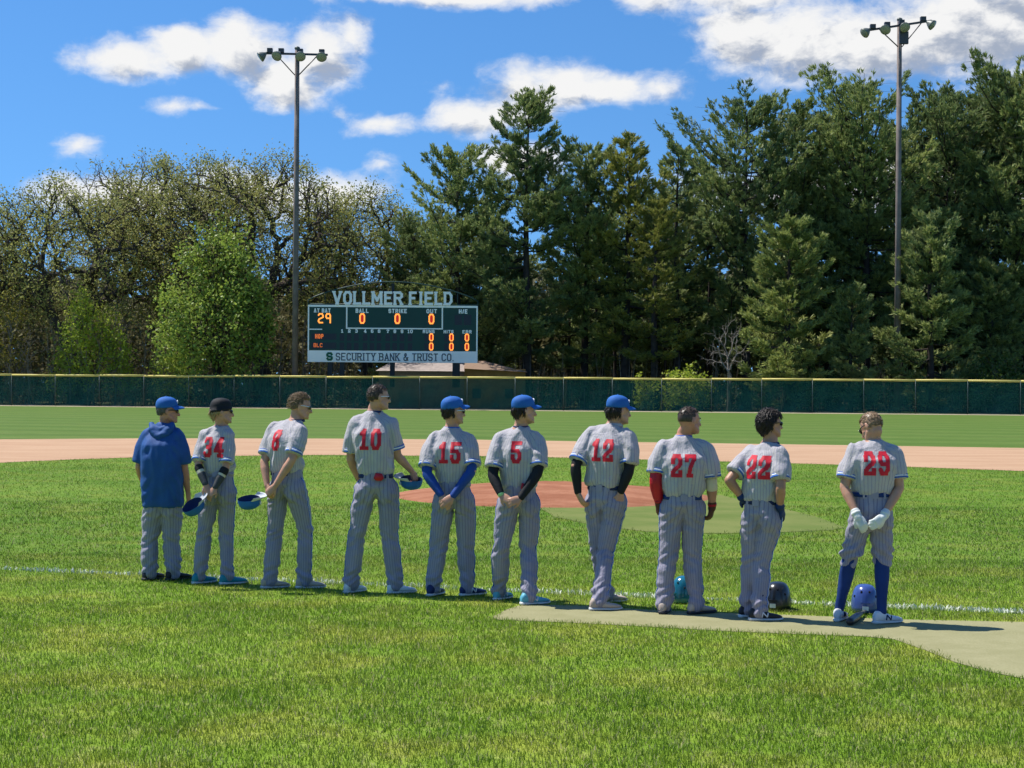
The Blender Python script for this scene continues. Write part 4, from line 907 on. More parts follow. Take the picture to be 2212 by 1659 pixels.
def person(key, label, o):
    j = {k: V(v) for k, v in J[key].items() if k != 'base'}; bx, by = J[key]['base']; sd = o.get('seed', 1)
    root = empty('person', (bx, by, 0), label, 'person', 'people lined up along the foul line')
    g = o.get('girth', 1.0); skin = o.get('skin', 'skin_fair')
    hipc = (j['hL'] + j['hR']) / 2; shc = (j['sL'] + j['sR']) / 2; belt = j['belt']
    belt = V((lerp(hipc.x, shc.x, .25) * .5 + belt.x * .5, hipc.y * .7, belt.z))
    X0 = (j['hR'] - j['hL']); X0.z = 0; X0.normalize(); X1 = (j['sR'] - j['sL']); X1 = V((X1.x, X1.y, X1.z * .5)).normalized()
    Z = V((0, 0, 1)); Fw = lambda x: Z.cross(x).normalized()
    sw = (j['sR'] - j['sL']).length / 2; c7 = j['c7']
    def sect(c, a, b, t, n=28, e=2.5):
        x = (X0 * (1 - t) + X1 * t).normalized(); y = Fw(x); out = []
        for k in range(n):
            th = 2 * math.pi * k / n; cx, sx = math.cos(th), math.sin(th); out.append(c + x * (a * math.copysign(abs(cx) ** (2 / e), cx)) + y * (b * math.copysign(abs(sx) ** (2 / e), sx)))
        return out
    neck = c7 + Fw(X1) * .052; spine = lambda t: lerp(belt, V((shc.x, shc.y * .4, shc.z)), t) - Fw(X1) * (.030 * max(0, math.sin((t - .15) * 3.4)))
    hM = hframe(*o['head']); hc = j['head']
    # ---- body
    mb = MB()
    mb.rings([sect(hipc + V((0, 0, -.04)), .115 * g, .08 * g, 0), sect(belt, .13 * g, .095 * g, 0), sect(spine(.45), .15 * g, .105 * g, .5), sect(spine(.8), .165 * g, .108 * g, .8), sect(shc + V((0, 0, .0)), sw * .90, .075, 1), sect(lerp(shc, neck, .45), .095, .07, 1), sect(neck + V((0, 0, .01)), .060, .060, 1), sect(neck + V((0, 0, .035)), .056, .057, 1)])
    nb = hc + hM @ V((0, -.022, -.055)); mb.capsule([neck - V((0, 0, .05)), neck + V((0, 0, .02)), nb], [.066, .058, .056])
    mb.ell(hc + hM @ V((0, -.008, .018)), (.076, .097, .098), hM, 20, 14); mb.ell(hc + hM @ V((0, .036, -.035)), (.062, .060, .072), hM); mb.ell(hc + hM @ V((0, .050, -.085)), (.046, .046, .034), hM)
    mb.ell(hc + hM @ V((0, .088, -.098)), (.020, .015, .016), hM, 10, 8); mb.capsule([hc + hM @ V((0, .086, .012)), hc + hM @ V((0, .105, -.022)), hc + hM @ V((0, .111, -.034))], [.010, .013, .015], 8)
    mb.ell(hc + hM @ V((0, .077, .022)), (.046, .018, .013), hM, 10, 8); mb.ell(hc + hM @ V((0, .089, -.067)), (.023, .013, .012), hM, 10, 8)
    for s in (-1, 1): mb.ell(hc + hM @ V((s * .077, -.012, -.008)), (.011, .021, .032), hM @ Matrix.Rotation(s * .35, 3, 'Z'), 10, 8); mb.capsule([hc + hM @ V((s * .05, .01, -.05)), hc + hM @ V((s * .042, .055, -.085))], [.028, .022], 8)
    ar = o.get('arm', 1.0)
    for s, S in ((-1, 'L'), (1, 'R')):
        a, e, w = j['s' + S], j['e' + S], j['w' + S]
        mb.capsule([a, lerp(a, e, .3), lerp(a, e, .7), e], [.046 * ar, .050 * ar, .046 * ar, .040 * ar]); mb.capsule([e, lerp(e, w, .28), lerp(e, w, .65), w], [.040 * ar, .043 * ar, .034 * ar, .026 * ar])
        hand(mb, w, j['f' + S], o.get('thumb' + S, s), o.get('curl', .5), 0, o.get('palm' + S))
    for S in 'LR':
        h, k, a = j['h' + S], j['k' + S], j['a' + S]
        mb.capsule([h, lerp(h, k, .5), k], [.070, .056, .042]); mb.capsule([k, lerp(k, a, .3), lerp(k, a, .7), a], [.042, .045, .038, .034])
    body = link('body', fuse(mb, .0068, 2), skin, root)
    # ---- trousers
    knick = o.get('knickers', False); q = MB()
    q.rings([sect(hipc + V((0, 0, -.085)), .085 * g, .055 * g, 0), sect(hipc + V((0, .0, -.03)), .150 * g, .105 * g, 0), sect(hipc + V((0, -.008, .03)), .160 * g, .132 * g, 0), sect(lerp(hipc, belt, .65), .152 * g, .122 * g, 0), sect(belt + V((0, 0, .02)), .150 * g, .115 * g, 0)])
    yb = Fw(X0)
    axes = {}
    for s, S in ((-1, 'L'), (1, 'R')):
        h, k, a = j['h' + S], j['k' + S], j['a' + S]; out = X0 * s
        q.ell(h - yb * .045 + V((0, 0, -.035)) - out * .005, (.088 * g, .082, .105), None)
        lw = o.get('leg', 1.0)
        if knick: q.capsule([h, lerp(h, k, .35), lerp(h, k, .75), k, k + (a - k) * .12], [.097 * g, .092 * lw, .080 * lw, .078 * lw, .072 * lw])
        else:
            end = lerp(k, a, .97) + V((0, 0, .0)); end.z = .075
            q.capsule([h, lerp(h, k, .35), lerp(h, k, .75), k, lerp(k, end, .3), lerp(k, end, .7), lerp(k, end, .9), end], [.098 * g, .093 * lw, .078 * lw, .071 * lw, .073 * lw, .066 * lw, .067 * lw, .062 * lw])
        axes[S] = [h + V((0, 0, .3)), h, k, a - V((0, 0, .1))]
    tm = fuse(q, .0105, 3)
    kz = (j['kL'].z + j['kR'].z) / 2; az = .09
    def tfold(p):
        nz = noise.noise; a = nz((p.x * 7 + sd, p.y * 7, p.z * 3.2)); b_ = nz((p.x * 9, p.y * 9 + sd, p.z * 15))
        lowk = max(0, 1 - abs(p.z - (kz if knick else .15)) / .15); kn = max(0, 1 - abs(p.z - kz) / .16); cr = max(0, 1 - abs(p.z - (hipc.z - .1)) / .15)
        dg = math.sin((p.z * 1.1 + (p.x - hipc.x) * (1 if p.x > hipc.x else -1) * .9) * 70 + 4 * nz((p.x * 6, p.y * 6, p.z * 6 + sd)))
        return .012 * (1 - abs(a) * 2.2) + b_ * (.007 + .016 * lowk + .008 * kn) + dg * (.006 * kn + .006 * cr + .008 * lowk)
    fold(tm, tfold)
    c = co(tm); st = np.zeros(len(c), np.float32); mid = hipc
    for i, p in enumerate(c):
        p = V(p); S = 'R' if (p - mid).dot(X0) > 0 else 'L'
        if p.z < hipc.z - .1: S = min('LR', key=lambda s_: (p - axis_at(axes[s_], p.z)).xy.length)
        d_ = p - axis_at(axes[S], p.z); st[i] = math.atan2(d_.dot(X0), -d_.dot(yb)) * .088
    setattr_f(tm, 'stripe', st); trousers = link('trousers', tm, 'trouser_grey', root)
    tb = BVHTree.FromObject(trousers, bpy.context.evaluated_depsgraph_get()) if False else BVHTree.FromPolygons([tuple(x) for x in co(tm)], [tuple(p.vertices) for p in tm.polygons])
    if o.get('piping', True) and not knick:
        for s, S in ((-1, 'L'), (1, 'R')):
            for m_, off, rad in (('trim_blue', 0, .0060), ('white_trim', .0, .0032)):
                pts = []
                for z in np.linspace(belt.z - .05, .12, 26):
                    ax_ = axis_at(axes[S], z); hit = tb.ray_cast(ax_ + X0 * s * .3, -X0 * s, .35)
                    if hit[0] is not None: pts.append(hit[0] + X0 * s * (.0005 if m_ == 'trim_blue' else .0035))
                if len(pts) > 3: b = MB(); b.tube(pts, rad, 6); b.build('piping', m_, trousers)
    # ---- jersey
    q = MB(); coach = o.get('pullover', False); bw = o.get('chest', 1.0) * g
    if coach: q.rings([sect(hipc + V((0, 0, -.015)), .185 * g, .150 * g, 0), sect(belt, .192 * g, .160 * g, 0), sect(spine(.3), .196 * g, .162 * g, .3), sect(spine(.6), .196 * g, .15 * g, .6), sect(spine(.85), .19 * g, .135 * g, .9), sect(shc, sw + .015, .105, 1), sect(lerp(shc, neck, .30), sw * .85, .10, 1), sect(lerp(shc, neck, .6), sw * .62, .094, 1), sect(lerp(shc, neck, .85), .09, .085, 1), sect(neck + V((0, 0, .01)), .076, .076, 1)])
    else: q.rings([sect(belt + V((0, 0, -.012)), .146 * g, .114 * g, 0), sect(belt + V((0, 0, .015)), .166 * g, .132 * g, .0), sect(belt + V((0, 0, .06)), .176 * bw, .140 * g, .1), sect(spine(.35), .172 * bw, .132 * g, .35), sect(spine(.62), .182 * bw, .134 * g, .65), sect(spine(.84), .188 * bw, .128 * g, .9), sect(shc + Fw(X1) * .004, sw + .004, .100, 1), sect(lerp(shc, neck, .30) + Fw(X1) * .006, sw * .82, .092, 1), sect(lerp(shc, neck, .58), sw * .58, .086, 1), sect(lerp(shc, neck, .80), .082, .076, 1), sect(neck + V((0, 0, -.012)), .067, .070, 1)])
    sl = o.get('sleeve', .80)
    for s, S in ((-1, 'L'), (1, 'R')):
        a, e = j['s' + S], j['e' + S]; a2 = a - X1 * s * .012; q.capsule([neck + X1 * s * .02 - V((0, 0, .065)) - Fw(X1) * .02, lerp(neck, a, .55) - V((0, 0, .022)), a2 + V((0, 0, .006))], [.052, .062, .070 * ar], 14); q.capsule([lerp(shc, a, .4) - V((0, 0, .03)), a2], [.09, .072], 14); q.tube([a2 + (a2 - e).normalized() * .060, a2 + (a2 - e).normalized() * .045, a2 + (a2 - e).normalized() * .02, a2, lerp(a, e, .4), lerp(a, e, sl * .85), lerp(a, e, sl)], [.020, .042, .062 * ar, .073 * ar, .080 * ar, .079 * ar, .080 * ar], 18)
    jm = fuse(q, .0105, 3)
    def jfold(p):
        nz = noise.noise; x = p.x - belt.x; t = (p.z - belt.z) / max(.1, shc.z - belt.z)
        a = nz((x * 11 + sd * 3, p.y * 9, p.z * 2.3)); b_ = nz((x * 14, p.y * 14 + sd, p.z * 9)); lowb = max(0, 1 - abs(t - .12) / .3)
        rg = 1 - abs(a) * 2.4; d3 = math.sin((p.z * .8 + abs(x) * 1.3) * 46 + 5 * nz((x * 5, p.y * 5, p.z * 5 + sd))); am = max(0, 1 - abs(abs(x) - sw * .85) / .08)
        return .011 * rg + .006 * b_ + .014 * lowb * nz((x * 16, sd, p.z * 5)) + .006 * am * d3
    fold(jm, jfold)
    c = co(jm); st = np.zeros(len(c), np.float32)
    for i, p in enumerate(c):
        p = V(p); x = p - lerp(belt, shc, .7); lat = x.dot(X1); S = 'R' if lat > 0 else 'L'; a, e = j['s' + S], j['e' + S]; d_ = (e - a).normalized(); tt = (p - a).dot(d_)
        if abs(lat) > sw * .93 or ((p - a - d_ * tt).length < .085 and tt > .08 and abs(lat) > sw * .8):
            r_ = p - a - d_ * tt; u = (X1 - d_ * X1.dot(d_)).normalized(); w = d_.cross(u); st[i] = math.atan2(r_.dot(u), r_.dot(w)) * .078
        else: st[i] = math.atan2(lat, -(p - belt).dot(Fw(X1)) + .03) * .165
    setattr_f(jm, 'stripe', st); jersey = link('pullover' if coach else 'jersey', jm, 'royal_cloth' if coach else 'jersey_grey', root)
    jb = BVHTree.FromPolygons([tuple(x) for x in co(jm)], [tuple(p.vertices) for p in jm.polygons])
    if not coach:
        for s, S in ((-1, 'L'), (1, 'R')):
            a, e = j['s' + S], j['e' + S]; d_ = (e - a).normalized(); c_ = lerp(a, e, sl)
            for m_, t0, t1, rr in (('trim_blue', -.036, -.030, .0815), ('white_trim', -.028, -.017, .0825), ('trim_blue', -.015, -.003, .0835)):
                b = MB(); u, w = perp(d_); ring = lambda t, r_: [c_ + d_ * t + u * r_ * math.cos(k * math.pi / 12) * ar + w * r_ * math.sin(k * math.pi / 12) * ar for k in range(24)]
                b.rings([ring(t0, rr - .006), ring(t0, rr + .002), ring(t1, rr + .0025), ring(t1, rr - .006)], False); b.build('sleeve_trim', m_, jersey)
        b = MB(); b.rings([sect(neck + V((0, 0, -.030)), .0745, .0775, 1), sect(neck + V((0, -.002, -.014)), .0725, .0745, 1), sect(neck + V((0, -.002, -.006)), .068, .070, 1), sect(neck + V((0, 0, -.006)), .056, .056, 1)], False); b.build('collar', o.get('collar', 'navy_cloth'), jersey)
        # belt with the loop patch at the back
        b = MB(); ra = 1.03; b.rings([sect(belt + V((0, 0, -.036)), .1525 * g, .120 * g, 0), sect(belt + V((0, 0, -.034)), .158 * g * ra, .1265 * g, 0), sect(belt + V((0, 0, .002)), .157 * g * ra, .1255 * g, 0), sect(belt + V((0, 0, .004)), .15 * g, .118 * g, 0)], False); bl = b.build('belt', o.get('beltm', 'navy_cloth'), root)
        for lx in (0, -.085, .085):
            b = MB(); wd = .030 if lx == 0 else .010; hit = jb.ray_cast(belt + X0 * lx - yb * .4 + V((0, 0, -.02)), yb, .5)
            pos_ = belt + X0 * lx - yb * (.132 * g * math.sqrt(max(.1, 1 - (lx / (.165 * g)) ** 2)))
            Mx = Matrix((X0, yb, Z)).transposed(); b.box((-wd, -.004, -.046), (wd, .012, .010), Mx, pos_); me_ = b.build('belt_loop', 'trouser_plain', bl, False)
    else:
        # hood lying on the back, hem band
        b = MB(); hb = neck - Fw(X1) * .115 + V((0, 0, -.05))
        b.capsule([hb - X1 * .105 + V((0, .045, .045)), hb - X1 * .085 + V((0, 0, .0)), hb - X1 * .04 - V((0, .015, .055)), hb - V((0, .02, .075)), hb + X1 * .045 - V((0, .015, .05)), hb + X1 * .09 + V((0, 0, .005)), hb + X1 * .105 + V((0, .045, .05))], [.030, .044, .052, .054, .052, .044, .030], 12)
        b.capsule([hb - X1 * .07 + V((0, .02, .025)), hb + V((0, 0, -.015)), hb + X1 * .07 + V((0, .02, .03))], [.032, .042, .032], 12)
        hm = fuse(b, .010, 3); fold(hm, lambda p: .007 * noise.noise((p.x * 15, p.y * 15, p.z * 28))); link('hood', hm, 'royal_cloth', jersey)
    # ---- number on the back
    if 'number' in o:
        s_ = o['number']; Hn, dw, gp, swd = .198, .094, .022, .034; cell = .0048; tot = dw * len(s_) + gp * (len(s_) - 1); x0 = -tot / 2
        cz = lerp(c7.z, belt.z, o.get('numt', .45)); ctr = lerp(c7, belt, o.get('numt', .45)); ctr = V((lerp(belt.x, shc.x, .55), lerp(belt.y, shc.y, .55), cz)); bk = Fw(X1); ctr = ctr + X1 * o.get('numx', 0.0)
        for ch in s_:
            segs = []
            for pl in GL[ch]:
                P_ = [(swd / 2 + p[0] * (dw - swd), swd / 2 + p[1] * (Hn - swd)) for p in pl]; segs += list(zip(P_[:-1], P_[1:]))
            nx_, nz_ = int(dw / cell) + 1, int(Hn / cell) + 1; cells = []
            for a in range(nx_):
                for b_ in range(nz_):
                    px, pz = (a + .5) * cell, (b_ + .5) * cell
                    for (p, q_) in segs:
                        dx, dz = q_[0] - p[0], q_[1] - p[1]; L2 = dx * dx + dz * dz; t = 0 if L2 < 1e-12 else max(0, min(1, ((px - p[0]) * dx + (pz - p[1]) * dz) / L2)); ex, ez = px - p[0] - t * dx, pz - p[1] - t * dz
                        dd_ = max(abs(ex), abs(ez)) if (abs(dx) < 1e-6 or abs(dz) < 1e-6) else math.hypot(ex, ez)
                        if dd_ < swd / 2: cells.append((a, b_)); break
            vid = {}; vv = []; ff = []
            def vert(a, b_):
                if (a, b_) not in vid:
                    lx = x0 + a * cell; lz = b_ * cell - Hn / 2; org = ctr + X1 * lx + V((0, 0, lz)); h = jb.ray_cast(org - bk * .5, bk, .7); p = h[0] if h[0] is not None else org - bk * .14
                    vid[(a, b_)] = len(vv); vv.append(p - bk * .0042)
                return vid[(a, b_)]
            for a, b_ in cells: ff.append((vert(a, b_), vert(a + 1, b_), vert(a + 1, b_ + 1), vert(a, b_ + 1)))
            b = MB(); b.add(vv, ff); b.build('number_digit', 'number_red', jersey); x0 += dw + gp
    # ---- shoes, socks
    for s, S in ((-1, 'L'), (1, 'R')):
        um, sm, lg = o['shoes']; shoe(root, j['a' + S], o['feet'][0 if S == 'L' else 1], um, sm, lg, s)
        k, a = j['k' + S], j['a' + S]; b = MB()
        if knick: b.capsule([k + V((0, 0, .02)), lerp(k, a, .22), lerp(k, a, .42), lerp(k, a, .75), lerp(k, a, .98)], [.060, .0635, .060, .043, .040], 16); b.build('sock', 'sock_blue', root)
        else: b.capsule([lerp(k, a, .7), lerp(k, a, 1.0)], [.046, .044], 12); b.build('sock', o.get('sock', 'navy_cloth'), root)
    # ---- arm wear
    for S, spec in o.get('arms', {}).items():
        a, e, w = j['s' + S], j['e' + S], j['w' + S]
        for (nm, m_, t0, t1, inf) in spec:               # t in 0..1 upper arm, 1..2 forearm
            pts, rad = [], []
            for t in np.linspace(t0, t1, 9):
                if t <= 1: pts.append(lerp(a, e, t)); rad.append(float(np.interp(t, [0, .3, .7, 1], [.060, .054, .046, .040])) * ar + inf)
                else: u = t - 1; pts.append(lerp(e, w, u)); rad.append(float(np.interp(u, [0, .28, .65, 1], [.040, .043, .034, .026])) * ar + inf)
            b = MB(); b.capsule(pts, rad, 16); me_ = fuse(b, .008, 2) if inf > .006 and t1 - t0 > .3 else b.mesh(nm); link(nm, me_, m_, root)
    if 'gloves' in o:
        for s, S in ((-1, 'L'), (1, 'R')):
            b = MB(); hand(b, j['w' + S], j['f' + S], o.get('thumb' + S, s), o.get('curl', .5), .0045, o.get('palm' + S)); w, d_ = j['w' + S], (j['f' + S] - j['w' + S]).normalized(); e = j['e' + S]
            b.capsule([lerp(w, e, .16), w, w + d_ * .02], [.037, .035, .034], 14); link('batting_glove', fuse(b, .006, 2), o['gloves'], root)
            b = MB(); b.tube([lerp(w, e, .14), lerp(w, e, .04)], [.0395, .0385], 14); b.build('wrist_strap', o.get('strap', o['gloves']), root)
    # ---- head wear, hair, glasses
    C_ = lambda p: hc + hM @ V(p)
    hs = o.get('hair'); hm_ = o.get('hairm', 'hair_dark'); b = MB(); R0 = (.079, .101, .101); H0 = C_((0, -.010, .018))
    def shell(allow, grow_=.004):
        N, K = 36, 22; idx = {}; v = []; f = []
        for a in range(K + 1):
            for c_ in range(N):
                th = math.pi * a / K; ph = 2 * math.pi * c_ / N; u = V((math.sin(th) * math.cos(ph), math.sin(th) * math.sin(ph), math.cos(th))); idx[(a, c_)] = len(v)
                k = 1 + grow_ / .1 + .03 * noise.noise(u * 6 + V((sd, 0, 0))); v.append((H0 + hM @ V((u.x * R0[0] * k, u.y * R0[1] * k, u.z * R0[2] * k)), u))
        for a in range(K):
            for c_ in range(N):
                q_ = [idx[(a, c_)], idx[(a + 1, c_)], idx[(a + 1, (c_ + 1) % N)], idx[(a, (c_ + 1) % N)]]
                if all(allow(v[i][1]) for i in q_): f.append(tuple(q_))
        b.add([p for p, u in v], f)
    line = lambda u: (u.z > .50 or u.y < .25) and (u.z > -.45 - .15 * (u.y < -.5)) and not (u.y > -.05 and u.z < .12) and not (u.y > .80 and u.z < .62)
    if hs == 'short': shell(line, .003); lock_hair(b, hM, H0, R0, lambda u: line(u), 560, .024, .0028, sd, .1, .10, (0, -1, -.6))
    elif hs == 'buzz': shell(lambda u: line(u) and u.z > -.38, .001); lock_hair(b, hM, H0, R0, lambda u: line(u) and u.z > .3, 300, .010, .0028, sd, .1, .5)
    elif hs == 'tousled': shell(line, .005); lock_hair(b, hM, H0, (R0[0] + .003, R0[1] + .003, R0[2] + .004), line, 900, .036, .0026, sd, .2, .22, (-.3, -1, -.35))
    elif hs == 'curly': shell(lambda u: line(u) or (u.y < -.2 and u.z > -.8), .010); lock_hair(b, hM, H0, (R0[0] + .006, R0[1] + .006, R0[2] + .008), lambda u: line(u) or (u.y < -.25 and u.z > -.85), 1500, .040, .0036, sd, .5, .16, (0, -.6, -1), .005)
    elif hs == 'under': shell(lambda u: line(u) and u.z < .35, .003); lock_hair(b, hM, H0, R0, lambda u: line(u) and u.z < .2 and u.y < .1, 190, o.get('hairlen', .032), .005, sd, .5, .2, (0, -.2, -1))
    elif hs == 'tail': shell(lambda u: line(u) and u.z < .35 and u.y < -.1, .003); lock_hair(b, hM, H0, R0, lambda u: line(u) and u.z < .1 and u.y < -.3, 80, .052, .005, sd, .6, .1, (0, -.3, -1))
    if hs: b.build('hair', hm_, root)
    hw = o.get('hat')
    if hw == 'cap': cap_parts(root, hM @ Matrix.Rotation(R(o.get('capback', 6)), 3, 'X'), C_((0, -.012, .030)), sc_=1.0)
    elif hw == 'beanie':
        b = MB(); rs = []
        for h, w in ((0, 1.0), (.08, 1.06), (.18, 1.05), (.2, 1.0), (.45, 1.0), (.7, .9), (.88, .68), (.97, .38), (1.0, .06)): rs.append([C_((.084 * w * math.cos(2 * math.pi * k / 26), .106 * w * math.sin(2 * math.pi * k / 26) - .012, .005 + h * .128 + .02 * math.sin(2 * math.pi * k / 26) * (1 - h))) for k in range(26)])
        b.rings(rs); bn = b.mesh('beanie'); fold(bn, lambda p: .003 * noise.noise((p.x * 40, p.y * 40, p.z * 90))); link('beanie', bn, 'black_cloth', root)
    if o.get('glasses'):
        b = MB()
        for s in (-1, 1): b.ell(C_((s * .033, .092, .002)), (.030, .010, .019), hM @ Matrix.Rotation(s * -.35, 3, 'Z'), 12, 8)
        gl = b.build('sunglasses', 'lens_black', root); b = MB()
        for s in (-1, 1): b.tube([C_((s * .062, .078, .010)), C_((s * .080, .03, .010)), C_((s * .081, -.015, .006))], .0042, 6)
        b.tube([C_((-.012, .103, .006)), C_((.012, .103, .006))], .004, 6); b.build('frame', o.get('framem', 'white_trim'), gl)
    else:
        for s in (-1, 1):
            b = MB(); b.ell(C_((s * .032, .085, .004)), (.012, .009, .008), hM, 10, 8); ey = b.build('eye', 'eye_white', root); b = MB(); b.ell(C_((s * .032, .0915, .004)), (.005, .003, .005), hM, 8, 6); b.build('pupil', 'lens_black', ey)
            b = MB(); b.capsule([C_((s * .018, .096, .022)), C_((s * .034, .092, .026)), C_((s * .050, .080, .021))], [.004, .0045, .003], 6); b.build('eyebrow', hm_, root)
    return root, j, dict(hM=hM, hc=hc, X0=X0, X1=X1, yb=yb, belt=belt, g=g, tb=tb, Fw=Fw)
mat('trouser_plain', fn=f_cloth((.285, .268, .335)), rough=.8, spec=.2)
J={}
J['coach']=dict(base=(-3.448,15.632),head=(0.048, 0.02, 1.674),c7=(0.009, 0, 1.541),sL=(-0.158, 0.03, 1.419),sR=(0.168, -0.03, 1.423),eL=(-0.234, 0.03, 1.119),wL=(-0.217, 0.2, 0.908),fL=(-0.161, 0.25, 0.811),eR=(0.222, -0.02, 1.111),wR=(0.245, 0.05, 0.881),fR=(0.255, 0.08, 0.738),hL=(-0.067, 0.0, 0.749),hR=(0.098, -0.01, 0.751),kL=(-0.124, 0.03, 0.4),kR=(0.092, 0.03, 0.401),belt=(0.009, 0, 0.856),aL=(-0.12, 0.004, 0.09),aR=(0.12, -0.004, 0.09))
J['p34']=dict(base=(-2.879,15.353),head=(0.063, 0.02, 1.676),c7=(0.043, 0, 1.545),sL=(-0.096, 0.03, 1.432),sR=(0.146, -0.03, 1.429),eL=(-0.14, -0.1, 1.157),wL=(-0.047, -0.19, 0.975),fL=(0.006, -0.22, 0.874),eR=(0.136, -0.14, 1.142),wR=(0.044, -0.2, 0.951),fR=(-0.024, -0.23, 0.856),hL=(-0.029, 0, 0.905),hR=(0.128, -0.02, 0.907),kL=(-0.104, 0.03, 0.483),kR=(0.109, 0.03, 0.485),belt=(0.05, 0, 1.091),aL=(-0.14, 0.018, 0.09),aR=(0.14, -0.018, 0.09))
J['p8']=dict(base=(-2.128,15.064),head=(0.112, 0.04, 1.737),c7=(0.044, 0, 1.619),sL=(-0.145, 0.11, 1.502),sR=(0.136, -0.11, 1.491),eL=(-0.225, 0.0, 1.203),wL=(-0.18, -0.1, 0.986),fL=(-0.137, -0.16, 0.85),eR=(0.065, -0.2, 1.234),wR=(-0.093, -0.2, 0.986),fR=(-0.194, -0.2, 0.884),hL=(-0.084, 0.04, 0.965),hR=(0.088, -0.04, 0.971),kL=(-0.124, 0.05, 0.514),kR=(0.161, 0.04, 0.542),belt=(-0.02, 0, 1.115),aL=(-0.165, -0.009, 0.09),aR=(0.165, 0.009, 0.09))
J['p10']=dict(base=(-1.279,14.760),head=(0.035, 0.02, 1.831),c7=(-0.014, 0, 1.711),sL=(-0.197, 0.03, 1.563),sR=(0.159, -0.03, 1.567),eL=(-0.226, 0.05, 1.248),wL=(-0.167, 0.2, 1.052),fL=(-0.116, 0.24, 0.928),eR=(0.214, 0.02, 1.286),wR=(0.347, 0.08, 1.137),fR=(0.379, 0.1, 1.062),hL=(-0.078, 0.0, 0.971),hR=(0.123, -0.01, 0.973),kL=(-0.164, 0.03, 0.515),kR=(0.146, 0.03, 0.517),belt=(0.019, 0, 1.116),aL=(-0.21, 0.014, 0.09),aR=(0.21, -0.014, 0.09))
J['p15']=dict(base=(-0.557,14.623),head=(0.018, 0.02, 1.705),c7=(-0.005, 0, 1.569),sL=(-0.178, 0.03, 1.426),sR=(0.171, -0.03, 1.424),eL=(-0.224, -0.1, 1.142),wL=(-0.08, -0.19, 0.943),fL=(-0.003, -0.23, 0.851),eR=(0.196, -0.14, 1.166),wR=(0.022, -0.2, 0.934),fR=(-0.112, -0.26, 0.846),hL=(-0.059, 0.01, 0.892),hR=(0.127, -0.01, 0.895),kL=(-0.112, 0.03, 0.441),kR=(0.139, 0.03, 0.443),belt=(0.034, 0, 1.049),aL=(-0.161, -0.008, 0.09),aR=(0.161, 0.008, 0.09))
J['p5']=dict(base=(0.033,14.209),head=(0.079, 0.02, 1.723),c7=(0.043, 0, 1.592),sL=(-0.143, 0.03, 1.445),sR=(0.203, -0.03, 1.443),eL=(-0.202, -0.08, 1.155),wL=(-0.122, -0.19, 0.978),fL=(-0.021, -0.24, 0.906),eR=(0.207, -0.14, 1.18),wR=(0.045, -0.2, 0.948),fR=(-0.059, -0.26, 0.914),hL=(-0.059, 0.01, 0.9),hR=(0.133, -0.01, 0.903),kL=(-0.117, 0.03, 0.474),kR=(0.123, 0.03, 0.489),belt=(0.037, 0, 1.04),aL=(-0.131, 0.147, 0.09),aR=(0.131, -0.147, 0.09))
J['p12']=dict(base=(0.815,13.993),head=(0.133, 0.03, 1.729),c7=(0.075, 0, 1.627),sL=(-0.119, 0.07, 1.502),sR=(0.22, -0.08, 1.49),eL=(-0.252, -0.05, 1.243),wL=(-0.226, -0.04, 0.999),fL=(-0.166, -0.07, 0.884),eR=(0.217, -0.16, 1.225),wR=(0.14, -0.14, 1.015),fR=(0.127, -0.14, 0.846),hL=(-0.061, 0.05, 0.922),hR=(0.111, -0.05, 0.93),kL=(-0.028, 0.12, 0.465),kR=(0.021, -0.02, 0.494),belt=(0.009, 0, 1.071),aL=(0.048, 0.256, 0.09),aR=(-0.048, -0.256, 0.09))
J['p27']=dict(base=(1.452,13.574),head=(0.074, 0.02, 1.657),c7=(0.025, 0, 1.538),sL=(-0.169, 0.02, 1.4),sR=(0.223, -0.02, 1.395),eL=(-0.217, -0.03, 1.14),wL=(-0.183, 0.03, 0.951),fL=(-0.176, 0.05, 0.789),eR=(0.263, -0.03, 1.105),wR=(0.274, 0.02, 0.923),fR=(0.244, 0.02, 0.756),hL=(-0.074, 0.0, 0.909),hR=(0.105, 0, 0.911),kL=(-0.094, 0.03, 0.484),kR=(0.105, 0.03, 0.486),belt=(0.012, 0, 1.018),aL=(-0.139, 0.011, 0.09),aR=(0.139, -0.011, 0.09))
J['p22']=dict(base=(2.038,13.289),head=(0.137, 0.04, 1.64),c7=(0.101, 0, 1.495),sL=(-0.004, 0.1, 1.39),sR=(0.2, -0.11, 1.38),eL=(-0.214, -0.02, 1.166),wL=(-0.09, 0.02, 1.009),fL=(-0.01, 0.1, 0.955),eR=(0.186, -0.22, 1.116),wR=(0.198, -0.12, 0.943),fR=(0.25, -0.04, 0.872),hL=(-0.001, 0.04, 0.857),hR=(0.141, -0.05, 0.866),kL=(-0.019, 0.06, 0.482),kR=(0.075, 0.0, 0.489),belt=(0.047, 0, 1.003),aL=(-0.03, 0.096, 0.09),aR=(0.03, -0.096, 0.09))
J['p29']=dict(base=(2.905,13.150),head=(0.093, 0.06, 1.625),c7=(0.113, 0, 1.522),sL=(-0.075, 0, 1.406),sR=(0.277, 0, 1.408),eL=(-0.149, -0.05, 1.124),wL=(-0.069, -0.18, 0.898),fL=(0.005, -0.24, 0.758),eR=(0.305, -0.05, 1.121),wR=(0.144, -0.18, 0.892),fR=(-0.007, -0.27, 0.79),hL=(0.012, 0, 0.89),hR=(0.166, 0, 0.891),kL=(-0.074, 0.04, 0.559),kR=(0.185, 0.03, 0.562),belt=(0.077, 0, 1.083),aL=(-0.161, 0.075, 0.09),aR=(0.161, -0.075, 0.09))
BK = dict(palmL=(.35, -1, .1), palmR=(-.35, -1, .1))     # hands clasped behind the back, palms to the camera side
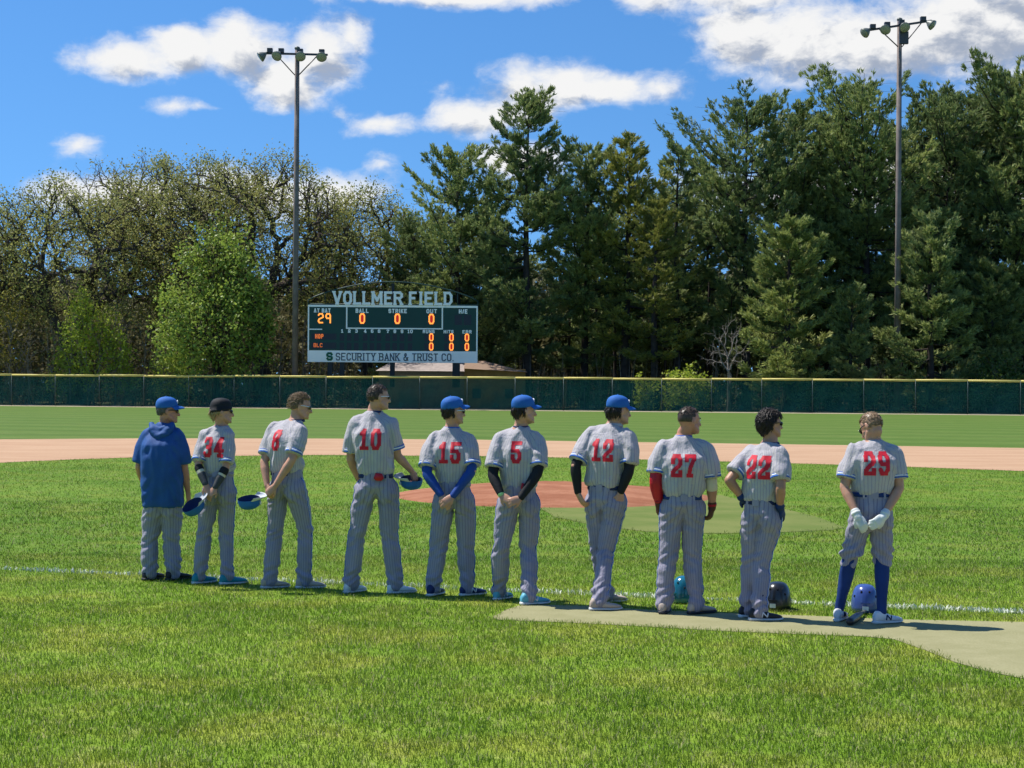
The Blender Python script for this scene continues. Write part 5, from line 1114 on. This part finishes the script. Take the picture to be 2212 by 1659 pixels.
person('coach', 'coach in blue hooded pullover and blue cap at the end of the line', dict(head=(72, 4), pullover=True, girth=1.04, sleeve=.86, skin='skin_red', hair='under', hairm='hair_grey', hairlen=.012, hat='cap', glasses=True, framem='lens_black', feet=(30, 45), shoes=('shoe_black', 'sole_dark', None), sock='black_cloth', seed=3, leg=1.10, chest=1.0, piping=False, palmL=(-1, 0, 0), palmR=(1, -.3, 0), thumbL=1, thumbR=-1, curl=.35))
person('p34', 'player number 34 in black beanie with black wristbands and teal shoes', dict(head=(68, 2), number='34', girth=.87, leg=.92, arm=.88, hair='tail', hairm='hair_blond', hat='beanie', glasses=True, framem='lens_black', feet=(40, 55), shoes=('shoe_teal', 'sole_white', None), sock='shoe_teal', seed=5, numx=.012, arms={'L': [('wristband', 'black_cloth', 1.10, 1.22, .006), ('arm_tape', 'tape_cream', 1.25, 1.42, .003), ('wristband', 'charcoal', 1.46, 1.95, .007)], 'R': [('wristband', 'black_cloth', 1.12, 1.26, .006), ('arm_tape', 'tape_cream', 1.28, 1.44, .003), ('wristband', 'charcoal', 1.48, 1.98, .007)]}, curl=.75, numt=.46, sleeve=.86, beltm='trouser_plain', thumbL=1, thumbR=-1, **BK))
person('p8', 'bareheaded player number 8 leaning forward in sunglasses and holding a cap behind him', dict(head=(78, 12), number='8', girth=.95, hair='tousled', hairm='hair_light', glasses=True, feet=(62, 72), shoes=('shoe_tan', 'sole_white', None), seed=9, numt=.40, sleeve=.78, curl=.9, leg=1.0, chest=.95, thumbL=1, thumbR=-1, palmL=(-.8, -.6, 0), palmR=(-.3, -1, 0)))
person('p10', 'tallest bareheaded player number 10 holding a cap out to his side', dict(head=(66, 3), number='10', hair='short', hairm='hair_brown', glasses=True, feet=(35, 62), shoes=('shoe_white', 'sole_white', None), seed=13, numt=.45, sleeve=.78, curl=1.0, chest=1.0, leg=1.02, palmR=(.5, -.7, .5), thumbR=-1, palmL=(-1, 0, 0)))
person('p15', 'player number 15 in blue cap and long blue undersleeves', dict(head=(62, 2), number='15', girth=.95, hair='under', hairm='hair_dark', hat='cap', capback=10, glasses=True, feet=(25, 52), shoes=('shoe_navy', 'sole_white', 'white_trim'), seed=17, numt=.46, sleeve=.82, curl=.55, arms={'L': [('undersleeve', 'sleeve_blue', .55, 1.97, .006)], 'R': [('undersleeve', 'sleeve_blue', .55, 1.97, .006)]}, collar='trim_blue', beltm='trouser_plain', leg=.98, thumbL=1, thumbR=-1, **BK))
person('p5', 'player number 5 in blue cap, black undersleeves and light blue shoes', dict(head=(68, 2), number='5', girth=.92, hair='under', hairm='hair_dark', hairlen=.04, hat='cap', feet=(30, 62), shoes=('shoe_sky', 'sole_white', 'white_trim'), seed=21, numt=.43, sleeve=.80, curl=.8, arms={'L': [('undersleeve', 'black_cloth', .55, 1.90, .006), ('wristband', 'lime_band', 1.91, 1.97, .004)], 'R': [('undersleeve', 'black_cloth', .55, 1.95, .006)]}, beltm='trouser_plain', thumbL=1, thumbR=-1, **BK)) if mat('lime_band', (.35, .62, .25), .6) else None
person('p12', 'player number 12 in blue cap with hands on his back pockets and tan shoes', dict(head=(66, 4), number='12', hair='under', hairm='hair_dark', hairlen=.045, hat='cap', capback=2, feet=(70, 76), shoes=('shoe_tan', 'sole_white', None), seed=25, numt=.43, sleeve=.84, curl=.6, chest=1.0, arms={'L': [('undersleeve', 'black_cloth', .6, 1.93, .005)], 'R': [('undersleeve', 'black_cloth', .6, 1.93, .005)]}, collar='jersey_plain', palmL=(-1, -.4, 0), palmR=(.3, -1, 0), thumbL=1, thumbR=1, leg=.98)) if mat('jersey_plain', fn=f_cloth((.5, .485, .485)), rough=.8, spec=.2) else None
person('p27', 'crew-cut player number 27 with a red arm guard and dark batting gloves', dict(head=(60, 2), number='27', girth=1.03, arm=1.08, hair='buzz', hairm='hair_brown', skin='skin_red', feet=(15, 58), shoes=('shoe_tan', 'sole_dark', None), seed=29, numt=.50, sleeve=.76, curl=.85, chest=1.05, gloves='glove_brown', strap='guard_red', collar='trim_blue', arms={'L': [('arm_guard', 'guard_red', .70, 1.72, .012)], 'R': [('elbow_band', 'tape_cream', .84, 1.12, .005)]}, palmL=(-1, -.5, 0), palmR=(1, -.5, 0), thumbL=1, thumbR=-1, beltm='sock_blue'))
person('p22', 'dark curly-haired player number 22 with hands on hips and navy batting gloves', dict(head=(66, 0), number='22', hair='curly', hairm='hair_dark', glasses=True, framem='lens_black', skin='skin_tan', feet=(66, 80), shoes=('shoe_black', 'sole_white', 'white_trim'), seed=33, numt=.43, numx=.035, sleeve=.74, curl=.5, gloves='glove_navy', girth=.91, palmL=(-.6, -.5, .6), palmR=(.8, -.5, .4), leg=.98))
person('p29', 'bowed player number 29 in short trousers, high blue socks and white gloves', dict(head=(-42, 34, 6), number='29', hair='short', hairm='hair_light', glasses=True, framem='lens_black', feet=(25, 62), shoes=('shoe_white', 'sole_white', 'navy_cloth'), knickers=True, seed=37, numt=.44, sleeve=.74, curl=.7, gloves='glove_white', chest=1.03, beltm='sock_blue', collar='jersey_plain', thumbL=1, thumbR=-1, palmL=(-.2, -1, 0), palmR=(.2, -1, 0), leg=1.0))

# ------------------------------------------------------------------ caps in hands, helmets, bat, small things
def held_cap(base, off, rot, label, scl=1.0):
    o = empty('blue_hat', (base[0] + off[0], base[1] + off[1], off[2]), label, 'cap', 'caps held in hands')
    cap_parts(o, rot, (0, 0, 0), 'cap_blue', True, scl, 'crown'); return o
def eul(x, y, z): return Matrix.Rotation(R(z), 3, 'Z') @ Matrix.Rotation(R(y), 3, 'Y') @ Matrix.Rotation(R(x), 3, 'X')
B_ = {k: v['base'] for k, v in J.items()}
def axes(br, cr):
    y_ = V(br).normalized(); z_ = V(cr); z_ = (z_ - y_ * z_.dot(y_)).normalized(); return Matrix((y_.cross(z_), y_, z_)).transposed()
held_cap(B_['p34'], (-.165, -.25, .795), axes((.80, .1, .55), (.35, .55, -.75)), 'blue cap dangling from the hands of the beanie-wearing player')
held_cap(B_['p8'], (-.335, -.20, .875), axes((.98, -.1, .10), (0, .30, -.95)), 'upturned blue cap held by its brim by the bareheaded leaning player')
held_cap(B_['p10'], (.345, .06, 1.075), axes((-.85, -.35, .05), (.15, .35, -.9)), 'blue cap held at the side of the tallest bareheaded player')
def helmet(px, py, rz, shell_m, label, tilt=0.0):
    x, y = gnd(px, py); o = empty('batting_helmet', (x, y + .12, 0), label, 'helmet', 'batting helmets on the grass'); M = eul(0, 0, rz) @ eul(tilt, 0, 0); N = 30; T = lambda p: M @ V(p) * 1.14
    b = MB(); rs = []; ins = []
    def bot(a): return .012 + .075 * max(0, math.sin(a)) ** 1.5            # front edge rises above the brow; flaps and nape reach down
    for k in range(11):
        t = k / 10; row = []; ro2 = []
        for i in range(N):
            a = 2 * math.pi * i / N; z0 = bot(a); ph = t * math.pi / 2; zz = z0 + (.215 - z0) * math.sin(ph) ** .95; w = math.cos(ph) ** .55; bul = 1 + .05 * math.sin(math.pi * t)
            row.append(T((.102 * w * bul * math.cos(a), .122 * w * bul * math.sin(a), zz))); ro2.append(T((.094 * w * bul * math.cos(a), .114 * w * bul * math.sin(a), zz - .004 if t > 0 else zz)))
        rs.append(row); ins.append(ro2)
    b.rings(ins[::-1] + rs, False); sh = b.build('shell', shell_m, o)
    b = MB()
    for s in (-1, 1): b.ell(T((s * .094, .02, .055)), (.012, .045, .052), M, 12, 8)
    b.build('ear_flap', shell_m, sh)
    b = MB(); P = [T((.098 * math.cos(R(a)), .12 * math.sin(R(a)) + .052 * math.sin(R(a)) ** 2, .098 - .012 * math.sin(R(a)))) for a in range(20, 161, 10)]; Q = [T((.098 * math.cos(R(a)), .115 * math.sin(R(a)), .104)) for a in range(20, 161, 10)]; n_ = len(P)
    b.add(P + Q + [p + V((0, 0, .006)) for p in P] + [p + V((0, 0, .006)) for p in Q], [(i, i + 1, n_ + i + 1, n_ + i) for i in range(n_ - 1)] + [(2 * n_ + i, 3 * n_ + i, 3 * n_ + i + 1, 2 * n_ + i + 1) for i in range(n_ - 1)] + [(i, 2 * n_ + i, 2 * n_ + i + 1, i + 1) for i in range(n_ - 1)]); b.build('bill', shell_m, sh)
    for (a, z) in ((R(250), .165), (R(290), .165), (R(215), .13), (R(325), .13)):
        w = math.cos(math.asin(min(.99, (z - .01) / .205))) ** .55 * 1.05; b = MB(); b.ell(T((.1025 * w * math.cos(a), .1225 * w * math.sin(a), z)), (.010, .007, .012), M, 8, 6); b.build('vent', 'helmet_pad', sh)
    b = MB(); b.box((-.026, -.004, -.018), (.026, .004, .018), M, T((0, -.1265, .045))); b.build('warning_label', 'white_trim', sh, False)
    b = MB(); b.box((-.04, -.006, -.006), (.04, .006, .006), M, T((0, -.1265, .085))); b.build('rear_ridge', shell_m, sh, False)
    b = MB(); b.ell(T((0, 0, .10)), (.088, .104, .085), M, 16, 10); b.build('padding', 'helmet_pad', sh)
helmet(1487, 1306, -60, 'helmet_teal', 'glossy teal batting helmet lying behind the crew-cut player')
helmet(1687, 1321, -25, 'helmet_black', 'black batting helmet on the grass beside the curly-haired player')
helmet(1878, 1327, -10, 'helmet_blue', 'blue batting helmet on the grass behind the bowed player')
x, y = gnd(1838, 1353); bt = empty('baseball_bat', (x, y, 0), 'black baseball bat lying on the turf between white shoes', 'bat'); dv = V((.30, .72, 0)).normalized()
b = MB(); pr = [(0, .018), (.006, .026), (.02, .031), (.08, .0335), (.28, .0335), (.40, .028), (.48, .021), (.56, .0145)]; b.tube([dv * t + V((0, 0, .036)) for t, r_ in pr], [r_ for t, r_ in pr], 18); b.build('barrel', 'bat_black', bt)
pr = [(.56, .0150), (.62, .0145), (.78, .0135), (.80, .016), (.812, .024), (.826, .024), (.832, .012)]; b = MB(); b.tube([dv * t + V((0, 0, .036 - (t - .56) * .045)) for t, r_ in pr], [r_ for t, r_ in pr], 14); b.build('handle', 'bat_grey', bt)
# red cloths tucked into waistbands
def cloth(key, dx, dz, wd, ht, label, back=.16):
    bx, by = J[key]['base']; q = J[key]['belt']; o = MB(); poly = [(-wd, -ht * .4), (-wd * .55, -ht), (wd * .5, -ht), (wd, -ht * .35), (wd * .6, ht * .8), (-wd * .6, ht)]
    n = len(poly); o.add([(x, -.012 + .004 * math.sin(i * 2.1), z) for i, (x, z) in enumerate(poly)] + [(x * .92, .02, z * .92) for x, z in poly] + [(0, -.022, 0)], [(i, (i + 1) % n, 2 * n) for i in range(n)] + [((i + 1) % n, i, i + n, (i + 1) % n + n) for i in range(n)] + [tuple(reversed(range(n, 2 * n)))])
    p = o.build('cloth', 'guard_red', None); p.location = (bx + q[0] * .6 + dx, by - back, q[2] + dz); tag(p, label, 'cloth')
cloth('p10', .045, -.018, .048, .036, 'red folded cloth tucked into the belt of number 10', .148)
cloth('p5', .05, .01, .022, .035, 'small red cloth at the hip of number 5', .15)
